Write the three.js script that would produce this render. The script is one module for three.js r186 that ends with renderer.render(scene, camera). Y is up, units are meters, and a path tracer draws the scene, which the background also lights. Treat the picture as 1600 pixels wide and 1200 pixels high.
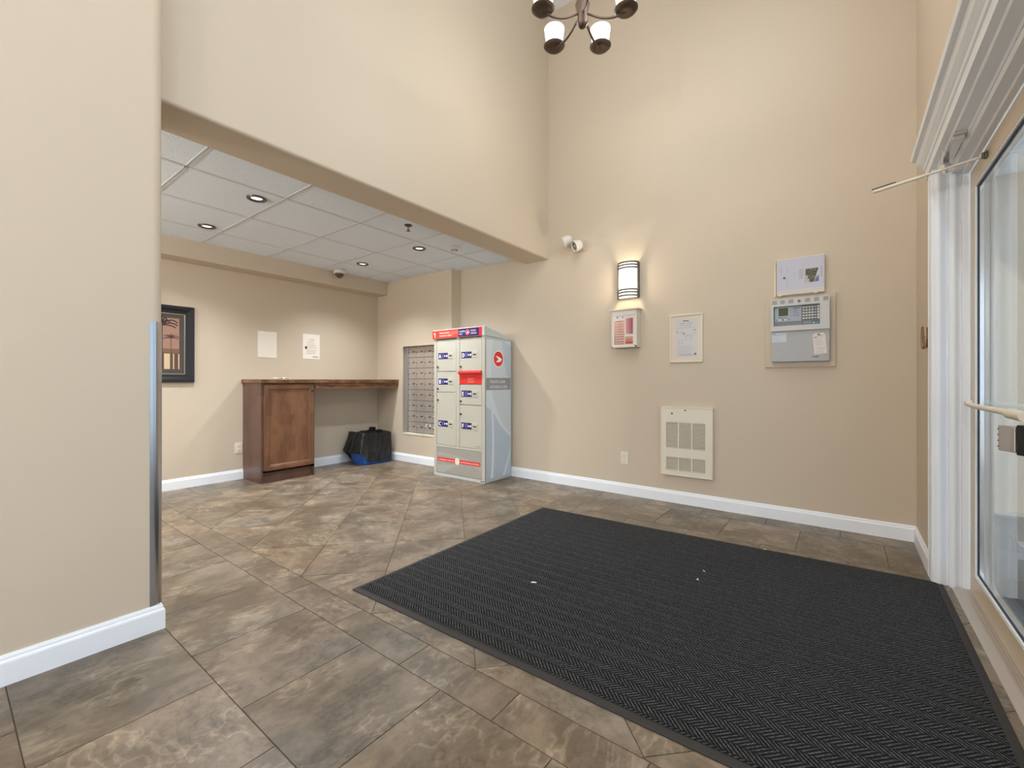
import * as THREE from 'three';
import { mergeGeometries } from 'three/addons/utils/BufferGeometryUtils.js';
import { RoundedBoxGeometry } from 'three/addons/geometries/RoundedBoxGeometry.js';

// ---------------------------------------------------------------- camera, sky, exposure
const scene = new THREE.Scene();
const camera = new THREE.PerspectiveCamera(2 * Math.atan(600 / 685) * 180 / Math.PI, 1600 / 1200, 0.05, 60);
camera.position.set(0, 1.06, 0);
camera.rotation.order = 'YXZ';
camera.rotation.y = Math.atan(518 / 685);
camera.setViewOffset(1600, 1200, 0, 5, 1600, 1200);
scene.add(camera);
const renderer = new THREE.WebGLRenderer({ antialias: true });
renderer.toneMapping = THREE.LinearToneMapping;
renderer.toneMappingExposure = 0.94;
renderer.shadowMap.enabled = true;
const SKY = 3.6;
scene.background = new THREE.Color().setRGB(0.70 * SKY, 0.85 * SKY, 1.0 * SKY);
const sun = new THREE.DirectionalLight(new THREE.Color().setRGB(1, 0.97, 0.92), 11);   // sun out of view behind the building: lights the ground outside to bounce light indoors
sun.position.set(-9, 18, 4); sun.target.position.set(2, 0, 0); sun.castShadow = true; sun.shadow.mapSize.set(2048, 2048); sun.shadow.radius = 1;
Object.assign(sun.shadow.camera, { left: -16, right: 16, top: 16, bottom: -16, near: 1, far: 50 });
scene.add(sun, sun.target);
const LAMP = { chandelier: 0.42, downlight: 10, sconce: 0.75, lobby: 8.6, hiddenSconce: 5.6, rearFill: 8.0 };

// ---------------------------------------------------------------- helpers
let seed = 20240611;
const rnd = () => { seed = (Math.imul(seed, 1664525) + 1013904223) >>> 0; return seed / 4294967296; };
const rr = (a, b) => a + (b - a) * rnd();
const taken = {};
const numbered = (n) => { const k = taken[n] = (taken[n] ?? -1) + 1; return k ? n + '_' + String(k).padStart(3, '0') : n; };
function tag(o, label, category, group) { o.userData.label = label; o.userData.category = category; if (group) o.userData.group = group; return o; }
function thing(name, label, category, pos = [0, 0, 0], turn = 0, group) {
  const o = new THREE.Group(); o.name = numbered(name); o.position.set(...pos); o.rotation.y = turn; scene.add(o);
  return tag(o, label, category, group);
}
function metric(g) {            // uv in metres, by the way each face points
  const q = g.index ? g.toNonIndexed() : g; q.computeBoundingBox();
  const p = q.attributes.position, n = q.attributes.normal, uv = new Float32Array(p.count * 2);
  for (let i = 0; i < p.count; i++) {
    const ax = Math.abs(n.getX(i)), ay = Math.abs(n.getY(i)), az = Math.abs(n.getZ(i));
    const [u, v] = ax >= ay && ax >= az ? [p.getZ(i), p.getY(i)] : ay >= az ? [p.getX(i), p.getZ(i)] : [p.getX(i), p.getY(i)];
    uv[2 * i] = u; uv[2 * i + 1] = v;
  }
  q.setAttribute('uv', new THREE.BufferAttribute(uv, 2));
  return q;
}
function obj(name, geos, mat, parent = scene, keepUV = false) {
  let list = (Array.isArray(geos) ? geos : [geos]).map((g) => (g.index ? g.toNonIndexed() : g));
  if (list.length > 1) for (const g of list) for (const k of Object.keys(g.attributes)) if (!['position', 'normal', 'uv'].includes(k)) g.deleteAttribute(k);
  let g = list.length > 1 ? mergeGeometries(list) : list[0];
  if (!keepUV) g = metric(g);
  const m = new THREE.Mesh(g, mat); m.name = parent === scene ? numbered(name) : name; m.castShadow = m.receiveShadow = true;
  parent.add(m); return m;
}
function struct(name, geos, mat, parent = scene, keepUV) { const m = obj(name, geos, mat, parent, keepUV); if (parent === scene) m.userData.kind = 'structure'; return m; }
function structGroup(name) { const g = new THREE.Group(); g.name = numbered(name); g.userData.kind = 'structure'; scene.add(g); return g; }
// box from corner to corner, edges rounded by r
function bx(x0, x1, y0, y1, z0, z1, r = 0) {
  const w = Math.abs(x1 - x0), h = Math.abs(y1 - y0), d = Math.abs(z1 - z0);
  const g = r > 0 ? new RoundedBoxGeometry(w, h, d, 2, Math.min(r, w / 2.01, h / 2.01, d / 2.01)) : new THREE.BoxGeometry(w, h, d);
  return g.translate((x0 + x1) / 2, (y0 + y1) / 2, (z0 + z1) / 2);
}
const cyl = (r0, r1, h, n = 20) => new THREE.CylinderGeometry(r0, r1, h, n);
const rod = (a, b, r, n = 10) => {
  const A = new THREE.Vector3(...a), B = new THREE.Vector3(...b), g = new THREE.CylinderGeometry(r, r, A.distanceTo(B), n);
  const q = new THREE.Quaternion().setFromUnitVectors(new THREE.Vector3(0, 1, 0), B.clone().sub(A).normalize());
  return g.applyQuaternion(q).translate(...A.add(B).multiplyScalar(0.5).toArray());
};
const tube = (pts, r, seg = 40, rad = 10) => new THREE.TubeGeometry(new THREE.CatmullRomCurve3(pts.map((p) => new THREE.Vector3(...p))), seg, r, rad);
const lathe = (pts, n = 32) => new THREE.LatheGeometry(pts.map(([r, y]) => new THREE.Vector2(r, y)), n);
// moulding: profile [[out, up], ...] swept from a to b, "out" along n; mitre m0/m1 shifts the ends by m*out
function sweep(profile, a, b, n, m0 = 0, m1 = 0) {
  const A = new THREE.Vector3(...a), B = new THREE.Vector3(...b), N = new THREE.Vector3(...n), T = B.clone().sub(A), L = T.length(); T.normalize();
  const U = new THREE.Vector3(0, 1, 0), s = new THREE.Shape(profile.map(([x, y]) => new THREE.Vector2(x, y)));
  const g = new THREE.ExtrudeGeometry(s, { depth: 1, bevelEnabled: false, steps: 1 }), p = g.attributes.position;
  for (let i = 0; i < p.count; i++) {
    const x = p.getX(i), y = p.getY(i), e = p.getZ(i) > 0.5, t = e ? L + m1 * x : m0 * x;
    p.setXYZ(i, A.x + N.x * x + T.x * t + U.x * y, A.y + y, A.z + N.z * x + T.z * t);
  }
  if (N.clone().cross(U).dot(T) < 0) {
    for (let i = 0; i < p.count; i += 3) { const v = [p.getX(i), p.getY(i), p.getZ(i)]; p.setXYZ(i, p.getX(i + 1), p.getY(i + 1), p.getZ(i + 1)); p.setXYZ(i + 1, ...v); }
  }
  g.computeVertexNormals(); return g;
}
const shapeOf = (pts, holes = []) => { const s = new THREE.Shape(pts.map((p) => new THREE.Vector2(...p))); for (const h of holes) s.holes.push(new THREE.Path(h.map((p) => new THREE.Vector2(...p)))); return s; };
const rect = (x0, x1, y0, y1) => [[x0, y0], [x1, y0], [x1, y1], [x0, y1]];
const extrude = (s, d, bevel = 0) => new THREE.ExtrudeGeometry(s, bevel ? { depth: d - 2 * bevel, bevelEnabled: true, bevelSize: bevel, bevelThickness: bevel, bevelOffset: -bevel, bevelSegments: 2 } : { depth: d, bevelEnabled: false, curveSegments: 24 }).translate(0, 0, bevel);

// ---------------------------------------------------------------- textures
function hash(ix, iy, s) { let h = Math.imul(ix, 374761393) + Math.imul(iy, 668265263) + Math.imul(s, 2147483647 & 974634777); h = Math.imul(h ^ (h >>> 13), 1274126177); return ((h ^ (h >>> 16)) >>> 0) / 4294967296; }
function vn(x, y, s, per = 0) {
  let ix = Math.floor(x), iy = Math.floor(y); const fx = x - ix, fy = y - iy, u = fx * fx * fx * (fx * (6 * fx - 15) + 10), v = fy * fy * fy * (fy * (6 * fy - 15) + 10);
  let jx = ix + 1, jy = iy + 1; if (per) { ix = ((ix % per) + per) % per; jx = ((jx % per) + per) % per; iy = ((iy % per) + per) % per; jy = ((jy % per) + per) % per; }
  const a = hash(ix, iy, s), b = hash(jx, iy, s), c = hash(ix, jy, s), d = hash(jx, jy, s);
  return a + (b - a) * u + (c - a) * v + (a - b - c + d) * u * v;
}
function fbm(x, y, s, oct = 4, per = 0) { let a = 0.5, t = 0, w = 0; for (let i = 0; i < oct; i++) { t += a * vn(x, y, s + i * 17, per); w += a; x *= 2; y *= 2; per *= 2; a *= 0.5; } return t / w; }
function dataTex(w, h, f, srgb = true) {       // f(x, y) -> [r, g, b] 0..255
  const d = new Uint8Array(w * h * 4);
  for (let y = 0; y < h; y++) for (let x = 0; x < w; x++) { const c = f(x, y), i = (y * w + x) * 4; for (let k = 0; k < 3; k++) d[i + k] = Math.max(0, Math.min(255, c[k] ?? c[0])); d[i + 3] = 255; }
  const t = new THREE.DataTexture(d, w, h); t.wrapS = t.wrapT = THREE.RepeatWrapping; t.magFilter = THREE.LinearFilter; t.minFilter = THREE.LinearMipmapLinearFilter; t.generateMipmaps = true;
  if (srgb) t.colorSpace = THREE.SRGBColorSpace; t.needsUpdate = true; return t;
}
function print(w, h, draw) {
  const c = document.createElement('canvas'); c.width = w; c.height = h; const g = c.getContext('2d'); draw(g, w, h);
  const t = new THREE.CanvasTexture(c); t.colorSpace = THREE.SRGBColorSpace; return t;
}
const rep = (t, m) => { const c = t.clone(); c.repeat.set(1 / m, 1 / m); c.needsUpdate = true; return c; };
const mix = (a, b, t) => a + (b - a) * t;
const sm = (a, b, x) => { const t = Math.max(0, Math.min(1, (x - a) / (b - a))); return t * t * (3 - 2 * t); };

const wallBump = dataTex(256, 256, (x, y) => { const v = 255 * (0.6 * fbm(x / 8, y / 8, 5, 3, 32) + 0.4 * fbm(x / 32, y / 32, 9, 2, 8)); return [v, v, v]; }, false);
const STONE = 2.4;
const stoneTex = dataTex(1536, 1536, (px, py) => {
  const x = px / 1536 * STONE, y = py / 1536 * STONE;
  const wx = fbm(x * 3, y * 3, 11, 3) - 0.5, wy = fbm(x * 3, y * 3, 31, 3) - 0.5;
  const X = x + 0.16 * wx, Y = y + 0.12 * wy;
  const cloud = fbm(X * 5, Y * 6.5, 3, 5), mott = fbm(X * 17, Y * 27, 7, 4), fine = fbm(x * 120, y * 160, 13, 2);
  let v = sm(0.28, 0.72, 0.55 * cloud + 0.45 * mott);
  const ridge = (a) => Math.pow(Math.max(0, 1 - Math.abs(2 * a - 1) * 2.2), 3);
  const patch = sm(0.50, 0.62, fbm(x * 5, y * 6, 41, 3)), patch2 = sm(0.50, 0.62, fbm(x * 5 + 9, y * 6 + 4, 43, 3));
  const wisp = ridge(fbm(X * 13, Y * 26, 23, 4)) * patch, crack = ridge(fbm(x * 26 + 0.3 * wx, y * 34, 51, 4)) * patch2;
  let r = mix(122, 163, v), g = mix(106, 144, v), b = mix(86, 121, v);
  r += 38 * wisp - 22 * crack; g += 37 * wisp - 21 * crack; b += 34 * wisp - 19 * crack;
  const n = (fine - 0.5) * 14; const warm = (fbm(x * 2.2, y * 2.2, 61, 2) - 0.5) * 12;
  return [r + n + warm, g + n, b + n - warm];
});
const woodTex = (c0, c1, s, sc = 1) => dataTex(512, 512, (px, py) => {   // grain along v
  const x = px / 512 * 8, y = py / 512 * 8;
  const w = fbm(x, y * 0.5, s, 3, 8) * 2, ring = 0.5 + 0.5 * Math.sin((x * 2.4 + w * 3) * sc), g = fbm(x * 16, y * 1, s + 3, 3, 128) ;
  const blot = fbm(x * 0.75 + 3, y * 0.5, s + 9, 3, 6); const t = 0.30 * ring + 0.40 * g + 0.30 * blot;
  return [0, 1, 2].map((k) => mix(c0[k], c1[k], sm(0.2, 0.8, t)));
});
const doorWood = rep(woodTex([98, 66, 45], [124, 86, 61], 71), 0.7);
const sideWood = rep(woodTex([84, 58, 47], [102, 73, 60], 81), 0.9);
const topWood = rep(dataTex(512, 512, (px, py) => {                       // grain along u
  const x = px / 512 * 8, y = py / 512 * 8, g = fbm(x * 1, y * 14, 93, 4, 8), b = fbm(x * 1.5, y * 2, 95, 3, 12); const t = sm(0.25, 0.75, 0.6 * g + 0.4 * b);
  return [mix(78, 138, t), mix(50, 96, t), mix(30, 62, t)];
}), 0.8);
const MATP = 0.64;
const matHeight = (px, py, N) => {
  const x = px / N * MATP, y = py / N * MATP, band = Math.floor(y / 0.04), dir = band % 2 ? 1 : -1, f = (y / 0.04) % 1;
  const ph = (x + dir * (y % 0.04)) / 0.016; const rib = Math.pow(0.5 + 0.5 * Math.sin(2 * Math.PI * ph), 0.8);
  const edge = Math.min(f, 1 - f) < 0.05 ? 0.55 : 1; return rib * edge;
};
const matTex = dataTex(1024, 1024, (px, py) => {
  const h = matHeight(px, py, 1024), n = hash(px, py, 3), n2 = fbm(px / 6, py / 6, 77, 2, 170), sp = hash(px >> 1, py >> 1, 9) > 0.9965 ? 70 : 0;
  const v = 5 + 84 * Math.pow(h, 1.3) * (0.4 + 1.0 * n2) + (n - 0.5) * 36 + sp; return [v * 1.02, v * 1.0, v * 0.99];
});
const matBump = dataTex(1024, 1024, (px, py) => { const h = matHeight(px, py, 1024); const v = 190 * h + 60 * hash(px, py, 5); return [v, v, v]; }, false);
const ceilTex = dataTex(256, 256, (x, y) => { const n = fbm(x / 5, y / 5, 33, 3, 51), v = 240 + 14 * (n - 0.5) - (hash(x, y, 2) > 0.985 ? 26 : 0); return [v - 11, v - 3, v + 5]; });
const ceilBump = dataTex(256, 256, (x, y) => { const v = 255 * fbm(x / 4, y / 4, 35, 3, 64); return [v, v, v]; }, false);

// ---------------------------------------------------------------- materials
const std = (o) => new THREE.MeshStandardMaterial(o);
const lin = (r, g, b) => new THREE.Color().setRGB(r, g, b);
const M = {
  wall: std({ color: lin(0.60, 0.503, 0.383), roughness: 0.62, bumpMap: rep(wallBump, 0.35), bumpScale: 0.00022 }),
  white: std({ color: lin(0.86, 0.885, 0.92), roughness: 0.38 }),
  ceilingWhite: std({ color: lin(0.80, 0.80, 0.80), roughness: 0.9 }),
  ceilTile: std({ color: 0xffffff, map: rep(ceilTex, 0.32), bumpMap: rep(ceilBump, 0.32), bumpScale: 0.0015, roughness: 0.95 }),
  tee: std({ color: lin(0.66, 0.66, 0.67), roughness: 0.6 }),
  grout: std({ color: lin(0.095, 0.075, 0.056), roughness: 0.95 }),
  steel: std({ color: lin(0.50, 0.50, 0.51), metalness: 1, roughness: 0.22 }),
  brushed: std({ color: lin(0.62, 0.60, 0.57), metalness: 1, roughness: 0.36 }),
  chrome: std({ color: lin(0.75, 0.75, 0.76), metalness: 1, roughness: 0.12 }),
  darkChrome: std({ color: lin(0.16, 0.16, 0.165), metalness: 1, roughness: 0.25 }),
  bronze: std({ color: lin(0.09, 0.06, 0.042), metalness: 0.7, roughness: 0.45 }),
  pewter: std({ color: lin(0.12, 0.115, 0.10), metalness: 0.8, roughness: 0.42 }),
  doorWood: std({ map: doorWood, roughness: 0.3 }),
  sideWood: std({ map: sideWood, roughness: 0.32 }),
  topWood: std({ map: topWood, roughness: 0.34 }),
  rubber: std({ color: lin(0.024, 0.021, 0.018), roughness: 0.7 }),
  pile: new THREE.MeshPhysicalMaterial({ map: matTex, bumpMap: matBump, bumpScale: 0.004, roughness: 0.95, specularIntensity: 0.4, sheen: 0.2, sheenRoughness: 0.35, sheenColor: lin(0.38, 0.46, 0.62) }),
  lockerGrey: std({ color: lin(0.50, 0.475, 0.40), roughness: 0.45 }),
  lockerFrame: std({ color: lin(0.52, 0.55, 0.53), roughness: 0.42 }),
  panelGrey: std({ color: lin(0.36, 0.355, 0.335), roughness: 0.4 }),
  red: std({ color: lin(0.68, 0.035, 0.03), roughness: 0.4 }),
  cream: std({ color: lin(0.74, 0.67, 0.55), roughness: 0.45 }),
  ivory: std({ color: lin(0.76, 0.69, 0.57), roughness: 0.4 }),
  offWhite: std({ color: lin(0.72, 0.67, 0.60), roughness: 0.45 }),
  almond: std({ color: lin(0.64, 0.53, 0.39), roughness: 0.35 }),
  greyPaint: std({ color: lin(0.56, 0.555, 0.54), roughness: 0.45 }),
  greyPaint2: std({ color: lin(0.42, 0.42, 0.425), roughness: 0.45 }),
  black: std({ color: lin(0.012, 0.012, 0.012), roughness: 0.5 }),
  darkHole: std({ color: lin(0.02, 0.018, 0.016), roughness: 0.9 }),
  blackPlastic: std({ color: lin(0.010, 0.010, 0.011), roughness: 0.2 }),
  bluePlastic: std({ color: lin(0.02, 0.11, 0.50), roughness: 0.4 }),
  frameBlack: std({ color: lin(0.010, 0.009, 0.011), roughness: 0.25 }),
  gasket: std({ color: lin(0.02, 0.03, 0.06), roughness: 0.5 }),
  glass: new THREE.MeshPhysicalMaterial({ color: 0xffffff, transmission: 1, thickness: 0, roughness: 0, ior: 1.52 }),
  doorGlass: new THREE.MeshPhysicalMaterial({ color: lin(0.72, 0.76, 0.79), transmission: 1, thickness: 0, roughness: 0, ior: 1.52 }),
  smoked: new THREE.MeshPhysicalMaterial({ color: lin(0.045, 0.033, 0.014), roughness: 0.05, clearcoat: 1, clearcoatRoughness: 0.03 }),
  aluminium: std({ color: lin(0.62, 0.57, 0.52), metalness: 0.85, roughness: 0.45 }),
};
const tileMats = [0.57, 0.60, 0.63, 0.66, 0.69].map((k, i) => std({ map: stoneTex, color: lin(k, k * (1 - 0.006 * (i % 3)), k * (1 - 0.012 * (i % 2))), roughness: 0.36 }));
const paper = (map, o = {}) => std({ map, roughness: 0.6, ...o });
// flat printed panel facing +z in its parent's axes
function panel(name, x0, x1, y0, y1, z, t, tex, parent, rough = 0.5) {
  const g = new THREE.BoxGeometry(x1 - x0, y1 - y0, t).translate((x0 + x1) / 2, (y0 + y1) / 2, z + t / 2);
  return obj(name, g, std({ map: tex, roughness: rough }), parent, true);
}
function lines(g, x, y, w, n, dy, h, col, s = 1) { g.fillStyle = col; for (let i = 0; i < n; i++) g.fillRect(x, y + i * dy, w * (0.7 + 0.3 * hash(i, n, 7 * s)), h); }

// ---------------------------------------------------------------- floor: one mesh per tile
const XB = -5.2, XS = -2.335, XK = -2.469, XR = 0.382, ZF = -3.9, ZM = -3.755, ZE = 1.2, ZR = 3.0, CH = 2.403, SY = 2.331, TOP = 4.9;
const floor = struct('floor', [bx(XB - 0.12, XR + 0.22, -0.12, -0.0025, ZF - 0.15, ZR + 0.12)], M.grout);
function clip(poly, nx, nz, c) {            // keep nx*x + nz*z <= c
  const out = [];
  for (let i = 0; i < poly.length; i++) {
    const a = poly[i], b = poly[(i + 1) % poly.length], da = nx * a[0] + nz * a[1] - c, db = nx * b[0] + nz * b[1] - c;
    if (da <= 0) out.push(a);
    if ((da < 0 && db > 0) || (da > 0 && db < 0)) { const t = da / (da - db); out.push([a[0] + (b[0] - a[0]) * t, a[1] + (b[1] - a[1]) * t]); }
  }
  return out;
}
const clipRect = (p, x0, x1, z0, z1) => clip(clip(clip(clip(p, 1, 0, x1), -1, 0, -x0), 0, 1, z1), 0, -1, -z0);
const area = (p) => p.reduce((s, a, i) => { const b = p[(i + 1) % p.length]; return s + a[0] * b[1] - b[0] * a[1]; }, 0) / 2;
function inset(p, d) {
  if (area(p) < 0) p = p.slice().reverse();
  let q = p;
  for (let i = 0; i < p.length && q.length > 2; i++) {
    const a = p[i], b = p[(i + 1) % p.length], l = Math.hypot(b[0] - a[0], b[1] - a[1]); if (l < 1e-5) continue;
    const nx = (b[1] - a[1]) / l, nz = -(b[0] - a[0]) / l; q = clip(q, nx, nz, nx * a[0] + nz * a[1] - d);
  }
  return q;
}
function slab(poly, y1, y0, ch, uvOf) {     // chamfered prism, top at y1
  const top = inset(poly, ch); if (top.length < 3 || poly.length < 3) return null;
  const P = [], UV = []; const push = (v, y) => { P.push(v[0], y, v[1]); UV.push(...uvOf(v)); };
  for (let i = 1; i + 1 < top.length; i++) { push(top[0], y1); push(top[i + 1], y1); push(top[i], y1); }
  if (top.length === poly.length) {
    const o = area(poly) < 0 ? poly.slice().reverse() : poly;
    for (let i = 0; i < o.length; i++) { const j = (i + 1) % o.length; push(top[i], y1); push(top[j], y1); push(o[j], y0); push(top[i], y1); push(o[j], y0); push(o[i], y0); }
  }
  const g = new THREE.BufferGeometry(); g.setAttribute('position', new THREE.Float32BufferAttribute(P, 3)); g.setAttribute('uv', new THREE.Float32BufferAttribute(UV, 2)); g.computeVertexNormals(); return g;
}
function tile(poly) {
  poly = inset(poly, 0.001); if (poly.length < 3 || Math.abs(area(poly)) < 0.0015) return;
  const cx = poly.reduce((s, p) => s + p[0], 0) / poly.length, cz = poly.reduce((s, p) => s + p[1], 0) / poly.length;
  const ox = rr(0.35, STONE - 0.35), oz = rr(0.35, STONE - 0.35), turn = Math.floor(rnd() * 4), flip = rnd() < 0.5 ? -1 : 1;
  const uvOf = ([x, z]) => { let a = (x - cx) * flip, b = z - cz; if (turn & 1) [a, b] = [b, -a]; if (turn & 2) { a = -a; b = -b; } return [(ox + a) / STONE, (oz + b) / STONE]; };
  const g = slab(poly, 0.0002 * rnd(), -0.006, 0.0008, uvOf); if (g) obj('tile', g, tileMats[Math.floor(rnd() * 5)], floor, true);
}
const X0 = XB, X1 = XR + 0.10, T = 0.4485;
const rowTiles = (z0, z1, seam, x0 = X0, x1 = X1) => { for (let x = seam + Math.floor((x0 - seam) / T) * T; x < x1; x += T) { const p = clipRect(rect(x, x + T, z0, z1), x0, x1, z0, z1); if (p.length > 2) tile(p); } };
for (let k = 0, z = -1.05; z < ZR; k++, z += T) {                                      // near border rows, broken joints
  const z1 = Math.min(z + T, ZR); if (k === 1) { tile(rect(-2.40, -1.765, z, z1)); rowTiles(z, z1, -1.765, X0, -2.40); rowTiles(z, z1, -1.765, -1.765, X1); } else if (z < ZE) rowTiles(z, z1, k % 2 ? -1.765 : -1.55); else rowTiles(z, z1, k % 2 ? -1.765 : -1.55, -2.36, X1);
}
rowTiles(-1.203, -1.05, -1.325); rowTiles(-3.25, -3.097, -1.325, -4.64);                // narrow strips
rowTiles(-3.70, -3.25, -1.587, -4.64); rowTiles(ZF, -3.70, -1.587 + T / 2, -4.64);      // far border
for (let z = -1.505 + T * 0; z > ZF; z -= T) { rowTiles(Math.max(z - T, ZF), z, XB, XB, -4.645 - 0.105); }
rowTiles(-1.505, -1.203, XB, XB, -4.75);
for (let z = -1.203; z > ZF; z -= T) { const p = clipRect(rect(-4.75, -4.64, Math.max(z - T, ZF), z), -4.75, -4.64, ZF, -1.203); if (p.length > 2) tile(p); }
const D = 0.634;
for (let i = -9; i < 12; i++) for (let j = -14; j < 6; j++) {                            // field laid on the diagonal
  const u0 = -0.507 + i * D, v0 = -2.925 + j * D, P = (u, v) => [(u + v) / 2, (v - u) / 2];
  const p = clipRect([P(u0, v0), P(u0 + D, v0), P(u0 + D, v0 + D), P(u0, v0 + D)], -4.64, X1, -3.097, -1.203); if (p.length > 2) tile(p);
}

// ---------------------------------------------------------------- walls
const W = 0.12;
const wallBack = struct('wall_back', [bx(XB - W, XB, -0.05, TOP, ZF - 0.15, ZE + W)], M.wall);
const hole = rect(-4.643, -3.835, 0.372, 1.512);
struct('wall_mailbox', [extrude(shapeOf(rect(XB, -3.748, -0.02, 2.55), [hole]), 0.17).translate(0, 0, ZM - 0.17), bx(-4.70, -3.78, 0.33, 1.55, ZM - 0.16, ZM - 0.14)], M.wall);
struct('wall_far', [bx(XB - W, XR + 0.22, -0.05, TOP, ZF - W, ZF)], M.wall);
struct('wall_fascia', [bx(XB, -4.975, 2.228, 2.52, ZM, ZE)], M.wall);
{ // beam over the alcove with rounded lower edges, and the short wall at the left with a rounded end
  const r = 0.018, s = new THREE.Shape(); s.moveTo(-2.77, TOP); s.lineTo(-2.77, SY + r); s.absarc(-2.77 + r, SY + r, r, Math.PI, 1.5 * Math.PI, false); s.lineTo(XK - r, SY); s.absarc(XK - r, SY + r, r, -Math.PI / 2, 0, false); s.lineTo(XK, TOP); s.closePath();
  struct('wall_beam', [new THREE.ExtrudeGeometry(s, { depth: ZE - ZF, bevelEnabled: false, curveSegments: 6 }).translate(0, 0, ZF)], M.wall);
  const q = new THREE.Shape(), R = 0.035, ze = -0.600; q.moveTo(XS, -ZR); q.lineTo(XS, -ze - R); q.absarc(XS - R, -ze - R, R, 0, Math.PI / 2, false); q.lineTo(-2.77 + R, -ze); q.absarc(-2.77 + R, -ze - R, R, Math.PI / 2, Math.PI, false); q.lineTo(-2.77, -ZR); q.closePath();
  struct('wall_left', [new THREE.ExtrudeGeometry(q, { depth: TOP + 0.05, bevelEnabled: false, curveSegments: 8 }).rotateX(-Math.PI / 2).translate(0, -0.05, 0)], M.wall);
}
{ // end wall of the alcove, hidden behind the left wall, with two unseen lamps to light the ceiling
  const e = struct('wall_alcove_end', [bx(XB - W, -2.77, -0.05, TOP, ZE, ZE + W)], M.wall);
  for (const x of [-4.45, -3.35]) {
    const d = obj('unseen_lamp_glass', new THREE.CylinderGeometry(0.09, 0.09, 0.3, 24, 1, false, Math.PI / 2, Math.PI), std({ color: lin(0.9, 0.9, 0.88), emissive: lin(1, 0.96, 0.9), emissiveIntensity: 1.5 }), e); d.position.set(x, 1.98, ZE - 0.002);
    const l = new THREE.PointLight(lin(0.93, 0.975, 1.02), LAMP.hiddenSconce, 0, 2); l.position.set(x, 1.98, ZE - 0.05); l.castShadow = true; l.shadow.radius = 2; scene.add(l);
  }
}
{ // wall behind the camera with two half-round lamps added as frontal fill
  const e = struct('wall_rear', [bx(-2.9, XR + 0.22, -0.05, TOP, ZR, ZR + W)], M.wall);
  for (const x of [-1.75, -0.15]) {
    const d = obj('unseen_lamp_glass', new THREE.CylinderGeometry(0.11, 0.11, 0.36, 24, 1, false, Math.PI / 2, Math.PI), std({ color: lin(0.9, 0.9, 0.88), emissive: lin(1, 0.98, 0.95), emissiveIntensity: 2 }), e); d.position.set(x, 2.0, ZR - 0.002);
    const l = new THREE.PointLight(lin(0.92, 0.97, 1.03), LAMP.rearFill, 0, 2); l.position.set(x, 2.0, ZR - 0.06); l.castShadow = true; l.shadow.radius = 4; scene.add(l);
  }
}
const DZ0 = -3.133, DZ1 = -0.73, DH = 2.104;
{ // right wall with the entrance, and openings for the out-of-view windows
  const s = shapeOf(rect(ZF - W, ZR + W, -0.05, TOP), [rect(-3.20, -0.66, -0.01, 2.22), rect(-0.25, 2.4, 0.25, 2.15), rect(-2.9, -0.8, 3.0, 4.5), rect(-0.3, 2.4, 3.0, 4.5)]);
  const m = struct('wall_right', [extrude(s, 0.218)], M.wall); m.rotation.y = -Math.PI / 2; m.position.x = XR + 0.218;
}
{ // high lobby ceiling with downlights out of view, placed to light the right corner
  const c = struct('ceiling', [bx(-2.9, XR + 0.22, TOP, TOP + W, ZF - W, ZR + W)], M.ceilingWhite);
  for (const [x, z] of [[-0.40, -2.5], [-0.40, -0.9], [-0.40, 0.9], [-1.7, 0.9]]) {
    const d = obj('downlight', lathe([[0, -0.004], [0.075, -0.003], [0.08, 0.004], [0, 0.004]], 28), std({ color: lin(0.9, 0.9, 0.9), emissive: lin(1, 0.98, 0.95), emissiveIntensity: 2 }), c); d.position.set(x, TOP - 0.006, z);
    const s = new THREE.SpotLight(lin(0.93, 0.975, 1.02), LAMP.lobby, 0, 1.2, 0.9, 2); s.position.set(x, TOP - 0.02, z); s.target.position.set(x, 0, z); s.castShadow = true; s.shadow.radius = 4; scene.add(s, s.target);
  }
}

// alcove ceiling: tee grid and lay-in tiles
{
  const c = struct('ceiling_alcove', [bx(XB - W, -2.60, CH + 0.05, CH + 0.14, ZF - W, ZE + W)], M.ceilingWhite);
  const xs = [-5.15, -4.53, -3.907, -3.287, -2.66], zs = []; for (let z = -4.03; z < ZE; z += 0.6135) zs.push(z); zs.push(zs.at(-1) + 0.6135);
  for (const z of zs) if (z > ZF && z < ZE) obj('grid_bar', [bx(-4.975, -2.77, CH - 0.001, CH + 0.02, z - 0.012, z - 0.003), bx(-4.975, -2.77, CH - 0.001, CH + 0.02, z + 0.003, z + 0.012), bx(-4.975, -2.77, CH + 0.005, CH + 0.02, z - 0.004, z + 0.004)], M.tee, c);
  for (const x of xs.slice(1, 4)) obj('grid_bar', bx(x - 0.012, x + 0.012, CH - 0.001, CH + 0.02, ZF, ZE), M.tee, c);
  for (let i = 0; i < 4; i++) for (let j = 0; j + 1 < zs.length; j++) {
    const x0 = Math.max(xs[i] + 0.002, -5.0), x1 = Math.min(xs[i + 1] - 0.002, -2.66), z0 = Math.max(zs[j] + 0.002, ZF), z1 = Math.min(zs[j + 1] - 0.002, ZE); if (z1 - z0 < 0.03 || x1 - x0 < 0.03) continue;
    obj('ceiling_tile', bx(x0, x1, CH + 0.002, CH + 0.018, z0, z1, 0.003), M.ceilTile, c);
  }
}

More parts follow.
